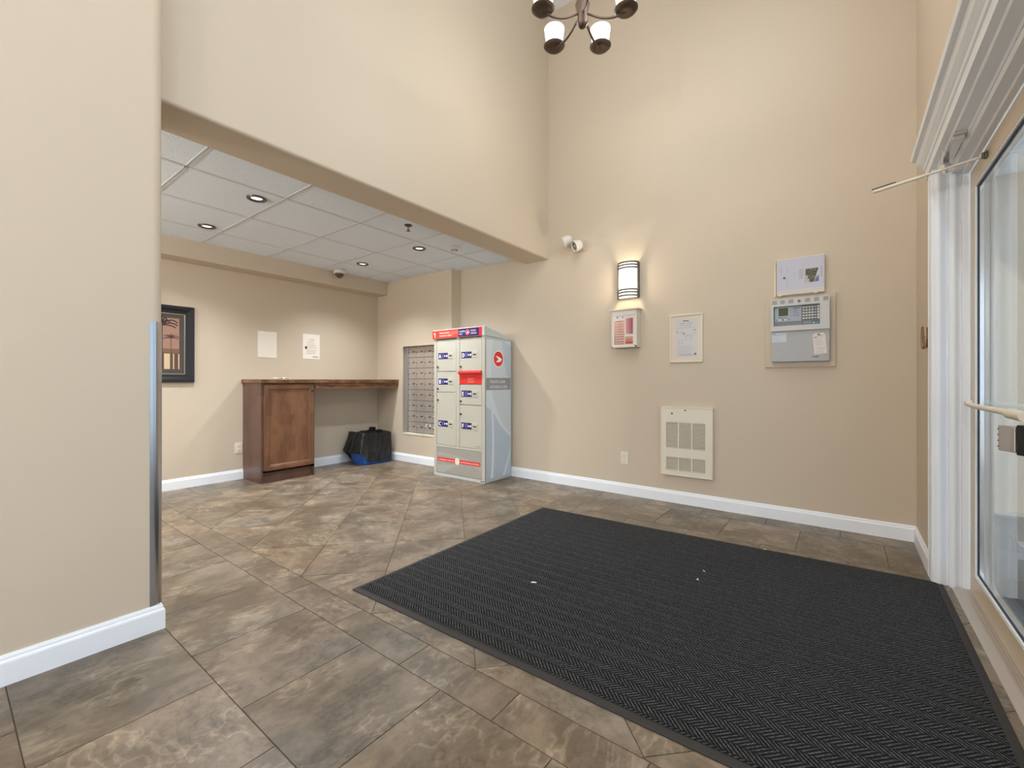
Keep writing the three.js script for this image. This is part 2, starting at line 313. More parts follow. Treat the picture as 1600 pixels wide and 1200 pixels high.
// ---------------------------------------------------------------- baseboards
const BP = [[0, 0], [0.0145, 0], [0.0145, 0.078], [0.013, 0.084], [0.0095, 0.087], [0.0085, 0.092], [0.0085, 0.0965], [0.0065, 0.1], [0.005, 0.105], [0, 0.105]];
struct('baseboard_far', [sweep(BP, [-3.748, 0, ZF], [XR, 0, ZF], [0, 0, 1], 1, -1), sweep(BP, [-3.748, 0, ZM], [-3.748, 0, ZF], [1, 0, 0], -1, -1)], M.white);
struct('baseboard_mailbox', [sweep(BP, [XB, 0, ZM], [-3.748, 0, ZM], [0, 0, 1], 1, 1)], M.white);
struct('baseboard_back', [sweep(BP, [XB, 0, ZE], [XB, 0, -2.032], [1, 0, 0], 0, 0), sweep(BP, [XB, 0, -2.602], [XB, 0, ZM], [1, 0, 0], 0, -1)], M.white);
struct('baseboard_left', [sweep(BP, [XS, 0, ZR], [XS, 0, -0.589], [1, 0, 0], 0, 1), sweep(BP, [XS, 0, -0.589], [-2.77, 0, -0.589], [0, 0, -1], -1, 1)], M.white);
struct('baseboard_right', [sweep(BP, [XR, 0, ZF], [XR, 0, -3.275], [-1, 0, 0], 1, 0)], M.white);

// ---------------------------------------------------------------- entrance: casing, jamb, header with crown
{
  const side = (z0, dir) => {      // fluted casing and stepped jamb, section in (x, z)
    const pts = []; const z = (a) => z0 + dir * a;
    pts.push([XR, z(-0.125)], [0.366, z(-0.125)], [0.366, z(-0.112)], [0.372, z(-0.108)], [0.368, z(-0.10)], [0.370, z(-0.035)], [0.366, z(-0.022)], [0.372, z(-0.014)]);
    for (let i = 0; i <= 10; i++) { const a = i / 10; pts.push([0.376 + 0.056 * a, z(-0.014 + 0.011 * Math.sin(Math.PI * 0.5 * Math.min(1, a * 2.6)) - 0.022 * sm(0.30, 1, a))]); }
    for (let i = 0; i <= 10; i++) { const a = i / 10; pts.push([0.434 + 0.044 * a, z(-0.010 + 0.011 * Math.sin(Math.PI * 0.5 * Math.min(1, a * 2.6)) - 0.020 * sm(0.30, 1, a))]); }
    pts.push([0.479, z(-0.004)], [0.480, z(0.0)], [0.503, z(0.0)], [0.503, z(-0.03)], [0.56, z(-0.03)], [0.56, z(-0.10)], [XR, z(-0.10)]);
    const s = new THREE.Shape(pts.map(([x, zz]) => new THREE.Vector2(x, -zz)));
    return new THREE.ExtrudeGeometry(s, { depth: 2.19, bevelEnabled: false }).rotateX(-Math.PI / 2);
  };
  struct('trim_1', [side(-3.145, 1)], M.white); struct('trim_2', [side(-0.715, -1)], M.white);
  // header board, crown and stepped head jamb: profile in (out from the wall, up)
  const head = [[-0.18, 2.30], [-0.18, 2.134], [-0.121, 2.134], [-0.121, 2.104], [-0.098, 2.104], [-0.096, 2.118], [-0.06, 2.118], [-0.054, 2.134], [-0.05, 2.134], [-0.046, 2.146], [-0.006, 2.150], [-0.002, 2.163], [0.022, 2.168], [0.022, 2.215], [0.028, 2.219], [0.031, 2.226], [0.031, 2.232], [0.040, 2.240], [0.052, 2.252], [0.058, 2.265], [0.0605, 2.268], [0.0605, 2.276], [0.078, 2.280], [0.082, 2.292], [0.082, 2.300], [0, 2.300]];
  const h = struct('trim_3', [sweep(head, [XR, 0, -3.315], [XR, 0, -0.56], [-1, 0, 0], 0, 0)], M.white);

}
const doors = [];
function doorLeaf(z0, z1, hinge, name) {           // storefront leaf: stiles, rails, glazing bead, two panes, spacer
  const d = structGroup(name), xa = 0.506, xb = 0.552, st = 0.082, yb = 0.012, yt = DH - 0.004, ib = 0.113, it = 2.008;
  obj('stile', bx(xa, xb, yb, yt, z0, z0 + st, 0.002), M.almond, d); obj('stile', bx(xa, xb, yb, yt, z1 - st, z1, 0.002), M.almond, d);
  obj('rail', bx(xa, xb, yb, ib, z0 + st, z1 - st, 0.002), M.almond, d); obj('rail', bx(xa, xb, it, yt, z0 + st, z1 - st, 0.002), M.almond, d);
  const ring = (o, i, x0, x1) => [bx(x0, x1, ib + o, ib + i, z0 + st + o, z1 - st - o), bx(x0, x1, it - i, it - o, z0 + st + o, z1 - st - o), bx(x0, x1, ib + i, it - i, z0 + st + o, z0 + st + i), bx(x0, x1, ib + i, it - i, z1 - st - i, z1 - st - o)];
  obj('glazing_bead', ring(0, 0.008, 0.508, 0.516), M.white, d); obj('gasket', ring(0.002, 0.013, 0.5155, 0.5185), M.gasket, d); obj('spacer', ring(0.008, 0.020, 0.522, 0.536), M.chrome, d);
  for (const x of [0.519, 0.538]) obj('pane', bx(x, x + 0.0001, ib, it, z0 + st, z1 - st), M.doorGlass, d);
  return d;
}
function paneGeo(x, y0, y1, z0, z1) { return new THREE.PlaneGeometry(z1 - z0, y1 - y0).rotateY(-Math.PI / 2).translate(x, (y0 + y1) / 2, (z0 + z1) / 2); }
for (const [n, z0, z1] of [['door_1', DZ0, -1.935], ['door_2', -1.928, -0.732]]) {
  const d = doorLeaf(z0, z1, 0, n); doors.push(d);
  for (const p of d.children.filter((c) => c.name === 'pane')) { const x = p === d.children.find((c) => c.name === 'pane') ? 0.519 : 0.538; p.geometry = paneGeo(x, 0.113, 2.008, z0 + 0.082, z1 - 0.082); }
}
{ // push bar and latch box on the first leaf
  const d = doors[0];
  obj('push_bar', [tube([[0.506, 0.952, -3.085], [0.487, 0.952, -3.03], [0.466, 0.951, -2.92], [0.445, 0.953, -2.70], [0.431, 0.955, -2.42], [0.428, 0.956, -2.2], [0.43, 0.956, -2.05]], 0.0105, 50, 14), new THREE.SphereGeometry(0.0165, 16, 10).scale(1, 1, 1.7).translate(0.489, 0.952, -3.06)], M.cream, d);
  obj('bar_sleeve', [rod([0.43, 0.953, -2.105], [0.432, 0.953, -1.96], 0.0165, 16), new THREE.SphereGeometry(0.0165, 16, 10).translate(0.43, 0.953, -2.105)], M.cream, d);
  const l = new THREE.Group(); l.name = 'latch_box'; l.position.set(0.424, 0.876, -2.043); l.rotation.y = Math.atan2(0.487, 0.886) - Math.PI / 2; d.add(l);
  const lt = std({ color: lin(0.50, 0.47, 0.44), metalness: 0.5, roughness: 0.45 });
  obj('face_plate', [bx(-0.05, -0.003, -0.041, 0.041, -0.012, 0, 0.002)], lt, l);
  obj('silver_strip', bx(-0.003, 0.012, -0.04, 0.04, -0.012, 0.006, 0.003), M.brushed, l);
  obj('black_block', bx(0.0125, 0.075, -0.047, 0.047, -0.06, 0.004, 0.004), M.blackPlastic, l);
  obj('screw', [0, 1, 2, 3].map((i) => new THREE.SphereGeometry(0.0025, 8, 6).translate(-0.049, -0.028 + i * 0.019, 0.0)), M.darkChrome, l);
}
struct('trim_4', [extrude(shapeOf([[-0.004, 0], [0.07, 0], [0.07, 0.004], [0.062, 0.011], [0.05, 0.012], [0.048, 0.009], [0.046, 0.012], [0.040, 0.012], [0.038, 0.009], [0.036, 0.012], [0.028, 0.012], [0.012, 0.006], [-0.004, 0.002]].map(([x, y]) => [0.445 + x, y])), 2.42).translate(0, 0, -3.14)], M.aluminium);
function window_(name, z0, z1, y0, y1, xm) {
  const g = structGroup(name); obj('window_frame', [bx(0.50, 0.56, y0, y0 + 0.06, z0, z1), bx(0.50, 0.56, y1 - 0.06, y1, z0, z1), bx(0.50, 0.56, y0, y1, z0, z0 + 0.06), bx(0.50, 0.56, y0, y1, z1 - 0.06, z1), bx(0.50, 0.56, y0, y1, (z0 + z1) / 2 - 0.03, (z0 + z1) / 2 + 0.03)], M.white, g);
  for (const x of [0.522, 0.54]) obj('pane', paneGeo(x, y0 + 0.06, y1 - 0.06, z0 + 0.06, z1 - 0.06), M.glass, g);
}
window_('unseen_window_1', -0.25, 2.4, 0.25, 2.15); window_('unseen_window_2', -2.9, -0.8, 3.0, 4.5); window_('unseen_window_3', -0.3, 2.4, 3.0, 4.5);  // all out of view, placed to let daylight onto the lobby walls
// outside: paved walk and a tan wall
struct('ground_outside', [bx(XR + 0.22, 14, -0.14, -0.02, -14, 12)], std({ color: lin(0.45, 0.44, 0.43), roughness: 0.9 }));
{ // paving slabs along the front of the building
  const g = scene.children.at(-1), pm = [0.15, 0.175, 0.2].map((k) => std({ color: lin(k * 1.06, k, k * 0.95), roughness: 0.85 })), pg = bx(-0.147, 0.147, 0, 0.012, -0.147, 0.147, 0.004).toNonIndexed();
  for (let i = 0; i < 4; i++) for (let k = 0; k < 13; k++) { const m = obj('paver', pg.clone(), pm[Math.floor(rnd() * 3)], g); m.position.set(0.76 + i * 0.3, -0.02 + 0.002 * rnd(), -5.14 + k * 0.3); }
}
struct('wall_outside', [bx(0.60, 2.7, -0.02, 2.75, -5.6, -5.3)], M.wall);  // placed to screen the sky behind the door glass
struct('unseen_canopy', [bx(XR + 0.22, 2.7, 2.75, 2.95, -5.6, 4.5)], M.ceilingWhite);  // canopy out of view, placed to shade the entrance glass from the sky
for (const z of [-2.2, 1.6, 4.3]) struct('unseen_canopy_column', [bx(2.3, 2.6, -0.02, 2.75, z - 0.15, z + 0.15, 0.01)], M.wall);  // unseen posts under that canopy

// ---------------------------------------------------------------- door arm
{
  const t = thing('door_closer_arm', 'pale metal closer arm sticking out from the head of the glass door', 'door closer');
  obj('arm_rod', [tube([[0.498, 2.052, -2.80], [0.40, 2.052, -2.85], [0.31, 2.048, -2.885]], 0.006, 12, 8), rod([0.31, 2.048, -2.885], [0.125, 2.043, -2.96], 0.008)], M.cream, t);
  obj('slide_rod', rod([0.21, 2.062, -2.93], [0.118, 2.060, -2.967], 0.003), M.pewter, t);
  obj('door_bracket', [bx(0.496, 0.506, 2.042, 2.070, -2.815, -2.788, 0.003), cyl(0.008, 0.008, 0.024).translate(0.494, 2.055, -2.80)], M.pewter, t);
  obj('pivot', [cyl(0.024, 0.024, 0.02).translate(0.385, 2.072, -2.905), cyl(0.010, 0.010, 0.03).translate(0.385, 2.060, -2.905), bx(0.372, 0.398, 2.082, 2.152, -2.93, -2.88, 0.003)], M.chrome, t);
  obj('header_plate', [bx(0.385, 0.428, 2.139, 2.1495, -3.0, -2.70, 0.002), bx(0.385, 0.425, 2.122, 2.14, -2.77, -2.72, 0.003)], M.brushed, t);
}

// ---------------------------------------------------------------- stainless corner guard
{
  const s = new THREE.Shape(), r = 0.025, R = 0.0265, zc = 0.600 - 0.035, xc = XS - 0.035, L = 0.05; const P = [];
  for (const [rad, rev] of [[0.0372, 0], [0.0352, 1]]) { const a = []; a.push([xc + rad, zc - 0.012]); for (let i = 0; i <= 20; i++) { const t = Math.PI / 2 * i / 20; a.push([xc + rad * Math.cos(t), zc + rad * Math.sin(t)]); } a.push([xc - 0.012, zc + rad]); P.push(...(rev ? a.reverse() : a)); }
  const g = new THREE.ExtrudeGeometry(shapeOf(P), { depth: 1.207, bevelEnabled: false }).rotateX(-Math.PI / 2).translate(0, 0.105, 0);
  tag(obj('corner_guard', g, M.steel), 'tall stainless steel guard on the corner of the left wall', 'corner guard');
}

// ---------------------------------------------------------------- parcel locker
const emblem = (g, cx, cy, r, bg = '#e0332c', fg = '#ffffff') => {
  g.fillStyle = fg; g.beginPath(); g.arc(cx, cy, r * 1.1, 0, 7); g.fill(); g.fillStyle = bg; g.beginPath(); g.arc(cx, cy, r, 0, 7); g.fill();
  g.fillStyle = fg; g.beginPath(); g.moveTo(cx - r * 0.62, cy - r * 0.42); g.lineTo(cx + r * 0.10, cy - r * 0.26); g.lineTo(cx + r * 0.80, cy + r * 0.02); g.lineTo(cx + r * 0.36, cy + r * 0.40); g.lineTo(cx - r * 0.58, cy + r * 0.46); g.lineTo(cx + r * 0.02, cy + r * 0.06); g.closePath(); g.fill();
};
{
  const L = thing('parcel_locker', 'tall grey parcel locker with red banner and lettered doors', 'parcel locker', [-3.3225, 0, -3.43]);
  const X = (x) => x + 3.3225, F = 0;             // local: front face at z = 0, wall behind at -0.455
  const x0 = X(-3.700), x1 = X(-2.945), zb = -0.452;
  obj('shell', [bx(x0, x1 - 0.0045, 0, 0.03, zb, F - 0.001, 0.002), bx(x0, x0 + 0.02, 0.03, 1.525, zb, F - 0.001), bx(x1 - 0.02, x1 - 0.004, 0.03, 1.525, zb, F - 0.004), bx(x0, x1 - 0.0045, 0.03, 1.50, zb, zb + 0.02), bx(x0 + 0.02, x1 - 0.02, 0.03, 1.52, -0.03, -0.02)], M.lockerFrame, L);
  obj('front_frame', [bx(x0, X(-3.660), 0.03, 1.53, -0.02, F, 0.002), bx(X(-2.985), x1, 0.03, 1.53, -0.02, F, 0.002), bx(X(-3.352), X(-3.306), 0.335, 1.53, -0.02, F, 0.002), bx(X(-3.66), X(-2.985), 0.322, 0.347, -0.02, F - 0.001, 0.002)], M.lockerGrey, L);
  const cap = extrude(shapeOf([[0.012, 1.528], [0.012, 1.622], [0.004, 1.627], [-0.02, 1.626], [zb, 1.523], [zb, 1.503], [0, 1.528]].map(([z, y]) => [z, y])), x1 - x0 + 0.012, 0.002).rotateY(-Math.PI / 2).translate(x1 + 0.004, 0, 0);
  obj('top_cap', cap, M.lockerFrame, L);
  const bt = print(1024, 128, (g, w, h) => {
    g.fillStyle = '#e5402f'; g.fillRect(0, 0, w, h); g.fillStyle = '#241b52'; g.fillRect(w * 0.545, 4, w * 0.40, h - 8); g.fillStyle = '#d4213c'; g.fillRect(w * 0.945, 0, w, h);
    g.fillStyle = '#fff'; g.font = 'bold 104px sans-serif'; g.textAlign = 'left'; g.textBaseline = 'middle'; g.fillText('1', 24, h / 2 + 4);
    g.font = 'bold 34px sans-serif'; g.fillStyle = '#ffe9df'; g.fillText('Parcel Locker', 158, 42); g.fillText('Armoire à colis', 158, 88); g.font = '17px sans-serif'; g.fillStyle = '#ffd0c0'; g.fillText('Canada Post property', 394, 36); g.fillText('Propriété de Postes', 394, 64); g.fillText('Canada', 394, 92);
    g.fillStyle = '#e9e6f4'; g.font = 'bold 30px sans-serif'; g.fillText('CANADA', 572, 44); g.fillText('POST', 572, 86); g.fillText('POSTES', 806, 44); g.fillText('CANADA', 806, 86); g.fillStyle = '#9a92c4'; g.fillRect(560, 63, 130, 2); g.fillRect(790, 63, 130, 2); emblem(g, 744, 64, 36, '#d4213c');
  });
  panel('banner', X(-3.712), X(-2.972), 1.531, 1.619, 0.0122, 0.002, bt, L, 0.35);
  const label = (ch) => print(256, 96, (g, w, h) => {
    g.fillStyle = '#c4bdab'; g.fillRect(0, 0, w, h); g.fillStyle = '#221c60'; g.fillRect(0, 10, 162, 76); g.fillStyle = '#fff'; g.font = 'bold 66px sans-serif'; g.textBaseline = 'middle'; g.fillText(ch, 6, 50);
    g.fillStyle = '#8f8bc0'; for (let i = 0; i < 4; i++) g.fillRect(56, 24 + i * 13, 44 - 6 * (i % 2), 5);
    g.fillStyle = '#fff'; g.beginPath(); g.moveTo(104, 36); g.lineTo(130, 48); g.lineTo(104, 60); g.fill(); g.beginPath(); g.arc(144, 48, 13, 0, 7); g.fill(); g.fillStyle = '#221c60'; g.beginPath(); g.arc(150, 48, 4, 0, 7); g.fill();
    g.fillStyle = '#e9e5d8'; g.fillRect(166, 20, 90, 62); g.fillStyle = '#3a352e'; g.fillRect(186, 44, 50, 13); g.fillStyle = '#a59f90'; g.fillRect(176, 68, 70, 4);
  });
  for (const [ch, a, b, y0, y1, ly, ky] of [['A', -3.656, -3.356, 1.166, 1.516, 1.335, 1.212], ['B', -3.656, -3.356, 0.937, 1.156, 1.051, 0.97], ['C', -3.656, -3.356, 0.350, 0.929, 0.584, 0.844], ['D', -3.302, -2.989, 1.166, 1.516, 1.335, 1.211], ['E', -3.302, -2.989, 0.805, 1.015, 0.922, 0.84], ['F', -3.302, -2.989, 0.350, 0.797, 0.579, 0.702]]) {
    const d = obj('locker_door', [bx(X(a), X(b), y0, y1, -0.018, -0.002, 0.0025)], M.lockerGrey, L);
    const lx = a + 0.025;
    panel('door_label', X(lx), X(lx + 0.235), ly - 0.044, ly + 0.044, -0.0018, 0.0008, label(ch), d, 0.4);
    obj('number_slot', [bx(X(lx + 0.153), X(lx + 0.232), ly - 0.028, ly + 0.026, -0.001, 0.003, 0.001)].map((q) => q), M.lockerGrey, d); obj('slot_window', bx(X(lx + 0.171), X(lx + 0.216), ly - 0.007, ly + 0.007, 0.003, 0.0036), M.black, d);
    obj('lock', [cyl(0.011, 0.012, 0.012).rotateX(Math.PI / 2).translate(X(a + 0.018), ky, 0.003), bx(X(a + 0.0165), X(a + 0.0195), ky - 0.007, ky + 0.007, 0.009, 0.0098)], M.pewter, d);
    if (ch === 'F') panel('wordmark', X(-3.085), X(-2.995), 0.362, 0.386, -0.0019, 0.0006, print(160, 44, (g, w, h) => { g.fillStyle = '#bdb6a3'; g.fillRect(0, 0, w, h); g.fillStyle = '#5a564e'; g.font = '34px serif'; g.textBaseline = 'middle'; g.fillText('Canadä'.replace('ä', 'a'), 14, 24); }), d);
  }
  const s = obj('mail_slot', [extrude(shapeOf([[-0.018, 1.026], [-0.001, 1.026], [-0.001, 1.128], [0.022, 1.138], [0.024, 1.150], [0.018, 1.164], [-0.018, 1.166]]), 0.325, 0.001).rotateY(-Math.PI / 2).translate(X(-2.983), 0, 0)], M.red, L);
  panel('slot_notice', X(-3.285), X(-3.0), 1.032, 1.118, -0.0005, 0.0008, print(320, 96, (g, w, h) => { g.fillStyle = '#d8221c'; g.fillRect(0, 0, w, h); g.fillStyle = '#f08a80'; g.fillRect(110, 34, 110, 7); g.fillRect(110, 48, 92, 6); g.fillRect(110, 66, 116, 7); g.fillRect(110, 80, 100, 6); g.fillStyle = '#e8605a'; g.beginPath(); g.arc(72, 56, 8, 0, 7); g.fill(); }), s);
  const b = obj('lower_panel', [bx(X(-3.658), X(-2.987), 0.034, 0.320, -0.02, -0.003, 0.002)], M.panelGrey, L);
  panel('lower_print', X(-3.652), X(-2.993), 0.04, 0.314, -0.003, 0.0008, print(1024, 424, (g, w, h) => {
    g.fillStyle = '#9f9c93'; g.fillRect(0, 0, w, h); g.fillStyle = '#a8a69d'; g.beginPath(); g.moveTo(0, 80); g.quadraticCurveTo(500, 60, w, 240); g.lineTo(w, 300); g.quadraticCurveTo(500, 120, 0, 140); g.fill(); g.fillStyle = '#aba9a1'; g.beginPath(); g.moveTo(0, h); g.lineTo(0, 300); g.lineTo(620, 240); g.quadraticCurveTo(300, 330, 160, h); g.fill();
    g.fillStyle = '#dd2f27'; g.fillRect(14, 168, 986, 62); emblem(g, 484, 199, 50, '#f3d9c0', '#ffffff'); g.fillStyle = '#e0a070'; g.font = 'bold 60px sans-serif'; g.textAlign = 'center'; g.textBaseline = 'middle'; g.fillText('?', 484, 202);
    g.fillStyle = '#ffe3de'; g.font = 'bold 34px sans-serif'; g.fillText('canadapost.ca/parcels', 222, 200); g.fillText('postescanada.ca/armoire', 770, 200);
  }), b, 0.35);
  obj('panel_screw', [bx(X(-3.0), X(-2.98), 0.012, 0.022, 0, 0.003, 0.001), bx(X(-2.97), X(-2.955), 0.012, 0.022, 0, 0.003, 0.001)], M.darkChrome, L);
  // printed side
  const st = print(512, 1700, (g, w, h) => {
    g.fillStyle = '#cdd6dc'; g.fillRect(0, 0, w, h);
    const band = (c, f) => { g.fillStyle = c; g.beginPath(); f(); g.closePath(); g.fill(); };
    band('#dae1e6', () => { g.moveTo(0, 0); g.lineTo(150, 0); g.quadraticCurveTo(60, 500, 160, 900); g.lineTo(0, 800); });
    band('#c0cad6', () => { g.moveTo(330, 0); g.lineTo(w, 60); g.lineTo(w, 500); g.quadraticCurveTo(360, 420, 330, 0); });
    band('#bccad6', () => { g.moveTo(0, 820); g.quadraticCurveTo(220, 900, w, 1180); g.lineTo(w, h); g.lineTo(0, h); });
    band('#dae2ea', () => { g.moveTo(40, 600); g.quadraticCurveTo(120, 1000, w, 1220); g.lineTo(w, 1180); g.quadraticCurveTo(210, 960, 110, 600); });
    band('#d2dfea', () => { g.moveTo(330, h); g.quadraticCurveTo(460, 1500, w, 1330); g.lineTo(w, 1390); g.quadraticCurveTo(480, 1540, 400, h); });
    band('#dfe8ee', () => { g.moveTo(120, 880); g.quadraticCurveTo(150, 1300, 100, h); g.lineTo(150, h); g.quadraticCurveTo(190, 1300, 150, 880); });
    g.fillStyle = '#8f9498'; g.fillRect(0, 470, w, 150); g.fillStyle = '#f2f2f2'; g.font = '52px sans-serif'; g.textBaseline = 'middle'; g.fillText('Parcel Locker', 92, 516); g.fillText('Armoire à colis', 92, 580);
    emblem(g, 256, 234, 94);
  });
  const sp = obj('side_panel', new THREE.BoxGeometry(0.43, 1.46, 0.001), std({ map: st, roughness: 0.3 }), L, true); sp.rotation.y = Math.PI / 2; sp.position.set(x1 - 0.0035, 0.765, -0.228);
  obj('side_frame', [bx(x1 - 0.004, x1, 0, 0.0299, -0.014, 0), bx(x1 - 0.004, x1, 0.0301, 1.495, -0.014, -0.0205), bx(x1 - 0.004, x1, 0.037, 1.495, zb, zb + 0.011), bx(x1 - 0.004, x1, 0.001, 0.037, zb, -0.0205), bx(x1 - 0.004, x1, 1.495, 1.512, zb, -0.02), bx(x0, x1 - 0.0005, 0.001, 0.0295, -0.012, 0)], M.lockerFrame, L);
}

// ---------------------------------------------------------------- wall mailboxes
{
  const B = thing('mailbox_bank', 'recessed bank of small steel apartment mailboxes behind the parcel locker', 'mailboxes', [-4.24, 0, ZM]);
  const z = -0.072;
  obj('steel_reveal', [bx(-0.403, -0.397, 0.372, 1.512, -0.125, 0.004), bx(0.396, 0.402, 0.372, 1.512, -0.125, 0.004), bx(-0.403, 0.402, 1.507, 1.512, -0.125, 0.002)], M.brushed, B);
  obj('back_panel', [bx(-0.397, 0.396, 0.376, 1.506, -0.125, z - 0.01)], M.darkHole, B); obj('edge_strip', bx(-0.397, -0.386, 0.378, 1.506, z - 0.01, z + 0.004, 0.001), M.steel, B);
  obj('sill', bx(-0.403, 0.402, 0.360, 0.3745, -0.125, 0.006, 0.002), M.cream, B);
  const sm_ = std({ color: lin(0.52, 0.46, 0.40), metalness: 0.55, roughness: 0.42 }), dg = bx(-0.0765, 0.0765, -0.068, 0.068, -0.01, 0, 0.0015).toNonIndexed(), sl = bx(-0.022, 0.022, -0.006, 0.006, 0, 0.0015), lk = cyl(0.006, 0.006, 0.006, 10).rotateX(Math.PI / 2), card = bx(-0.05, 0.05, -0.012, 0.012, 0, 0.001);
  for (let c = 0; c < 5; c++) for (let r = 0; r < 8; r++) {
    const d = obj('mailbox_door', dg.clone(), sm_, B); d.position.set(-0.306 + c * 0.156, 1.436 - r * 0.1408, z);
    const s = obj('name_slot', sl.clone(), M.bronze, d); s.position.set(0.028, 0.006, 0); const k = obj('lock', lk.clone(), M.pewter, d); k.position.set(-0.062, -0.004, 0.002);
    if (r === 7 && c === 2) { const q = obj('white_card', card.clone(), M.offWhite, d); q.position.set(0.0, 0.038, 0.001); obj('card_clip', bx(-0.01, 0.01, -0.01, 0.008, 0.001, 0.005, 0.001), M.black, q); }
    if (r >= 6 && c >= 1) { const q = obj('white_sticker', new THREE.CylinderGeometry(0.008, 0.008, 0.001, 14).rotateX(Math.PI / 2), M.offWhite, d); q.position.set(-0.055, 0.008 + 0.01, 0.0008); }
  }
}

// ---------------------------------------------------------------- counter and cabinet
const CX = -4.73;
{
  const t = thing('counter', 'long narrow rustic wood counter between cabinet and mailbox wall', 'counter');
  obj('counter_top', bx(XB + 0.001, CX, 1.036, 1.076, ZM + 0.001, -2.015, 0.004), M.topWood, t);
  obj('apron', bx(CX - 0.03, CX - 0.012, 0.971, 1.036, ZM + 0.001, -2.604, 0.002), M.topWood, t);
}
{
  const t = thing('cabinet', 'brown wooden base cabinet with one raised panel door under the counter', 'cabinet');
  const xf = -4.762, xb = XB + 0.001;
  obj('side_panel', [extrude(shapeOf([[xb, 0], [xf, 0], [xf, 1.036], [xb, 1.036]]), 0.018, 0.001).translate(0, 0, -2.050)], M.sideWood, t);
  obj('side_panel', [extrude(shapeOf([[xb, 0], [-4.755 - 0.045, 0], [-4.80, 0.1], [xf, 0.1], [xf, 1.036], [xb, 1.036]]), 0.018, 0.001).translate(0, 0, -2.600), bx(xf - 0.022, xf, 0, 0.12, -2.600, -2.582)], M.sideWood, t);
  obj('back_panel', bx(xb, xb + 0.01, 0.1, 1.03, -2.582, -2.05), M.sideWood, t); obj('floor_panel', bx(xb, xf, 0.1, 0.118, -2.582, -2.05), M.sideWood, t);
  obj('face_frame', [bx(xf - 0.02, xf, 0.118, 1.036, -2.582, -2.555), bx(xf - 0.02, xf, 0.118, 1.036, -2.078, -2.05), bx(xf - 0.02, xf, 0.99, 1.036, -2.555, -2.078), bx(xf - 0.02, xf, 0.105, 0.13, -2.6, -2.05)], M.sideWood, t);
  obj('toe_kick', bx(xf - 0.035, xf - 0.02, 0, 0.106, -2.582, -2.05), M.sideWood, t);
  // raised panel door, local axes: width along z
  const z0 = -2.582, z1 = -2.060, y0 = 0.130, y1 = 1.018, d = new THREE.Group(); d.name = 'door'; t.add(d);
  const fr = [[0.0, 0.0], [0.019, 0.0], [0.0215, 0.003], [0.0215, 0.034], [0.0195, 0.038], [0.017, 0.040], [0.019, 0.043], [0.017, 0.050], [0.010, 0.055], [0.0, 0.055]]; // [out, in from the edge]
  const bar = (horizontal, edge, dir, a, b) => { // frame bar with mitred ends
    const s = new THREE.Shape(fr.map(([o, i]) => new THREE.Vector2(o, i))), g = new THREE.ExtrudeGeometry(s, { depth: 1, bevelEnabled: false }), p = g.attributes.position;
    for (let k = 0; k < p.count; k++) { const o = p.getX(k), i = p.getY(k), e = p.getZ(k) > 0.5, along = e ? b - i : a + i; horizontal ? p.setXYZ(k, xf + o, edge + dir * i, along) : p.setXYZ(k, xf + o, along, edge + dir * i); }
    const flip = horizontal ? dir > 0 : dir < 0; if (!flip) for (let k = 0; k < p.count; k += 3) { const v = [p.getX(k), p.getY(k), p.getZ(k)]; p.setXYZ(k, p.getX(k + 1), p.getY(k + 1), p.getZ(k + 1)); p.setXYZ(k + 1, ...v); }
    g.computeVertexNormals(); return g;
  };
  obj('stile', bar(false, z0, 1, y0, y1), M.doorWood, d); obj('stile', bar(false, z1, -1, y0, y1), M.doorWood, d); obj('rail', bar(true, y0, 1, z0, z1), M.doorWood, d); obj('rail', bar(true, y1, -1, z0, z1), M.doorWood, d);
  obj('door_panel', bx(xf + 0.002, xf + 0.0095, y0 + 0.05, y1 - 0.05, z0 + 0.05, z1 - 0.05), M.doorWood, d);
  obj('knob', lathe([[0, 0.028], [0.010, 0.027], [0.0155, 0.021], [0.015, 0.016], [0.008, 0.011], [0.007, 0.0], [0, 0]], 20).rotateZ(-Math.PI / 2).translate(xf + 0.021, 0.957, -2.562), M.bronze, d);
}
{ // crumpled paper left on the counter
  const g = new THREE.PlaneGeometry(0.17, 0.07, 24, 10).rotateX(-Math.PI / 2), p = g.attributes.position;
  for (let i = 0; i < p.count; i++) { const x = p.getX(i), z = p.getZ(i); p.setY(i, 0.0035 + 0.014 * Math.pow(vn(x * 45 + 9, z * 50 + 3, 5), 1.6) + 0.006 * vn(x * 130, z * 130, 8)); p.setX(i, x + 0.01 * (vn(x * 60, z * 60, 12) - 0.5)); p.setZ(i, z + 0.012 * (vn(x * 40, z * 40, 15) - 0.5)); }
  g.computeVertexNormals(); g.rotateY(Math.PI / 2 + 0.1).translate(-4.83, 1.076, -2.275);
  tag(obj('paper_scrap', g, std({ color: lin(0.70, 0.62, 0.48), roughness: 0.6, side: THREE.DoubleSide })), 'crumpled cream paper lying on the counter above the cabinet', 'paper');
}

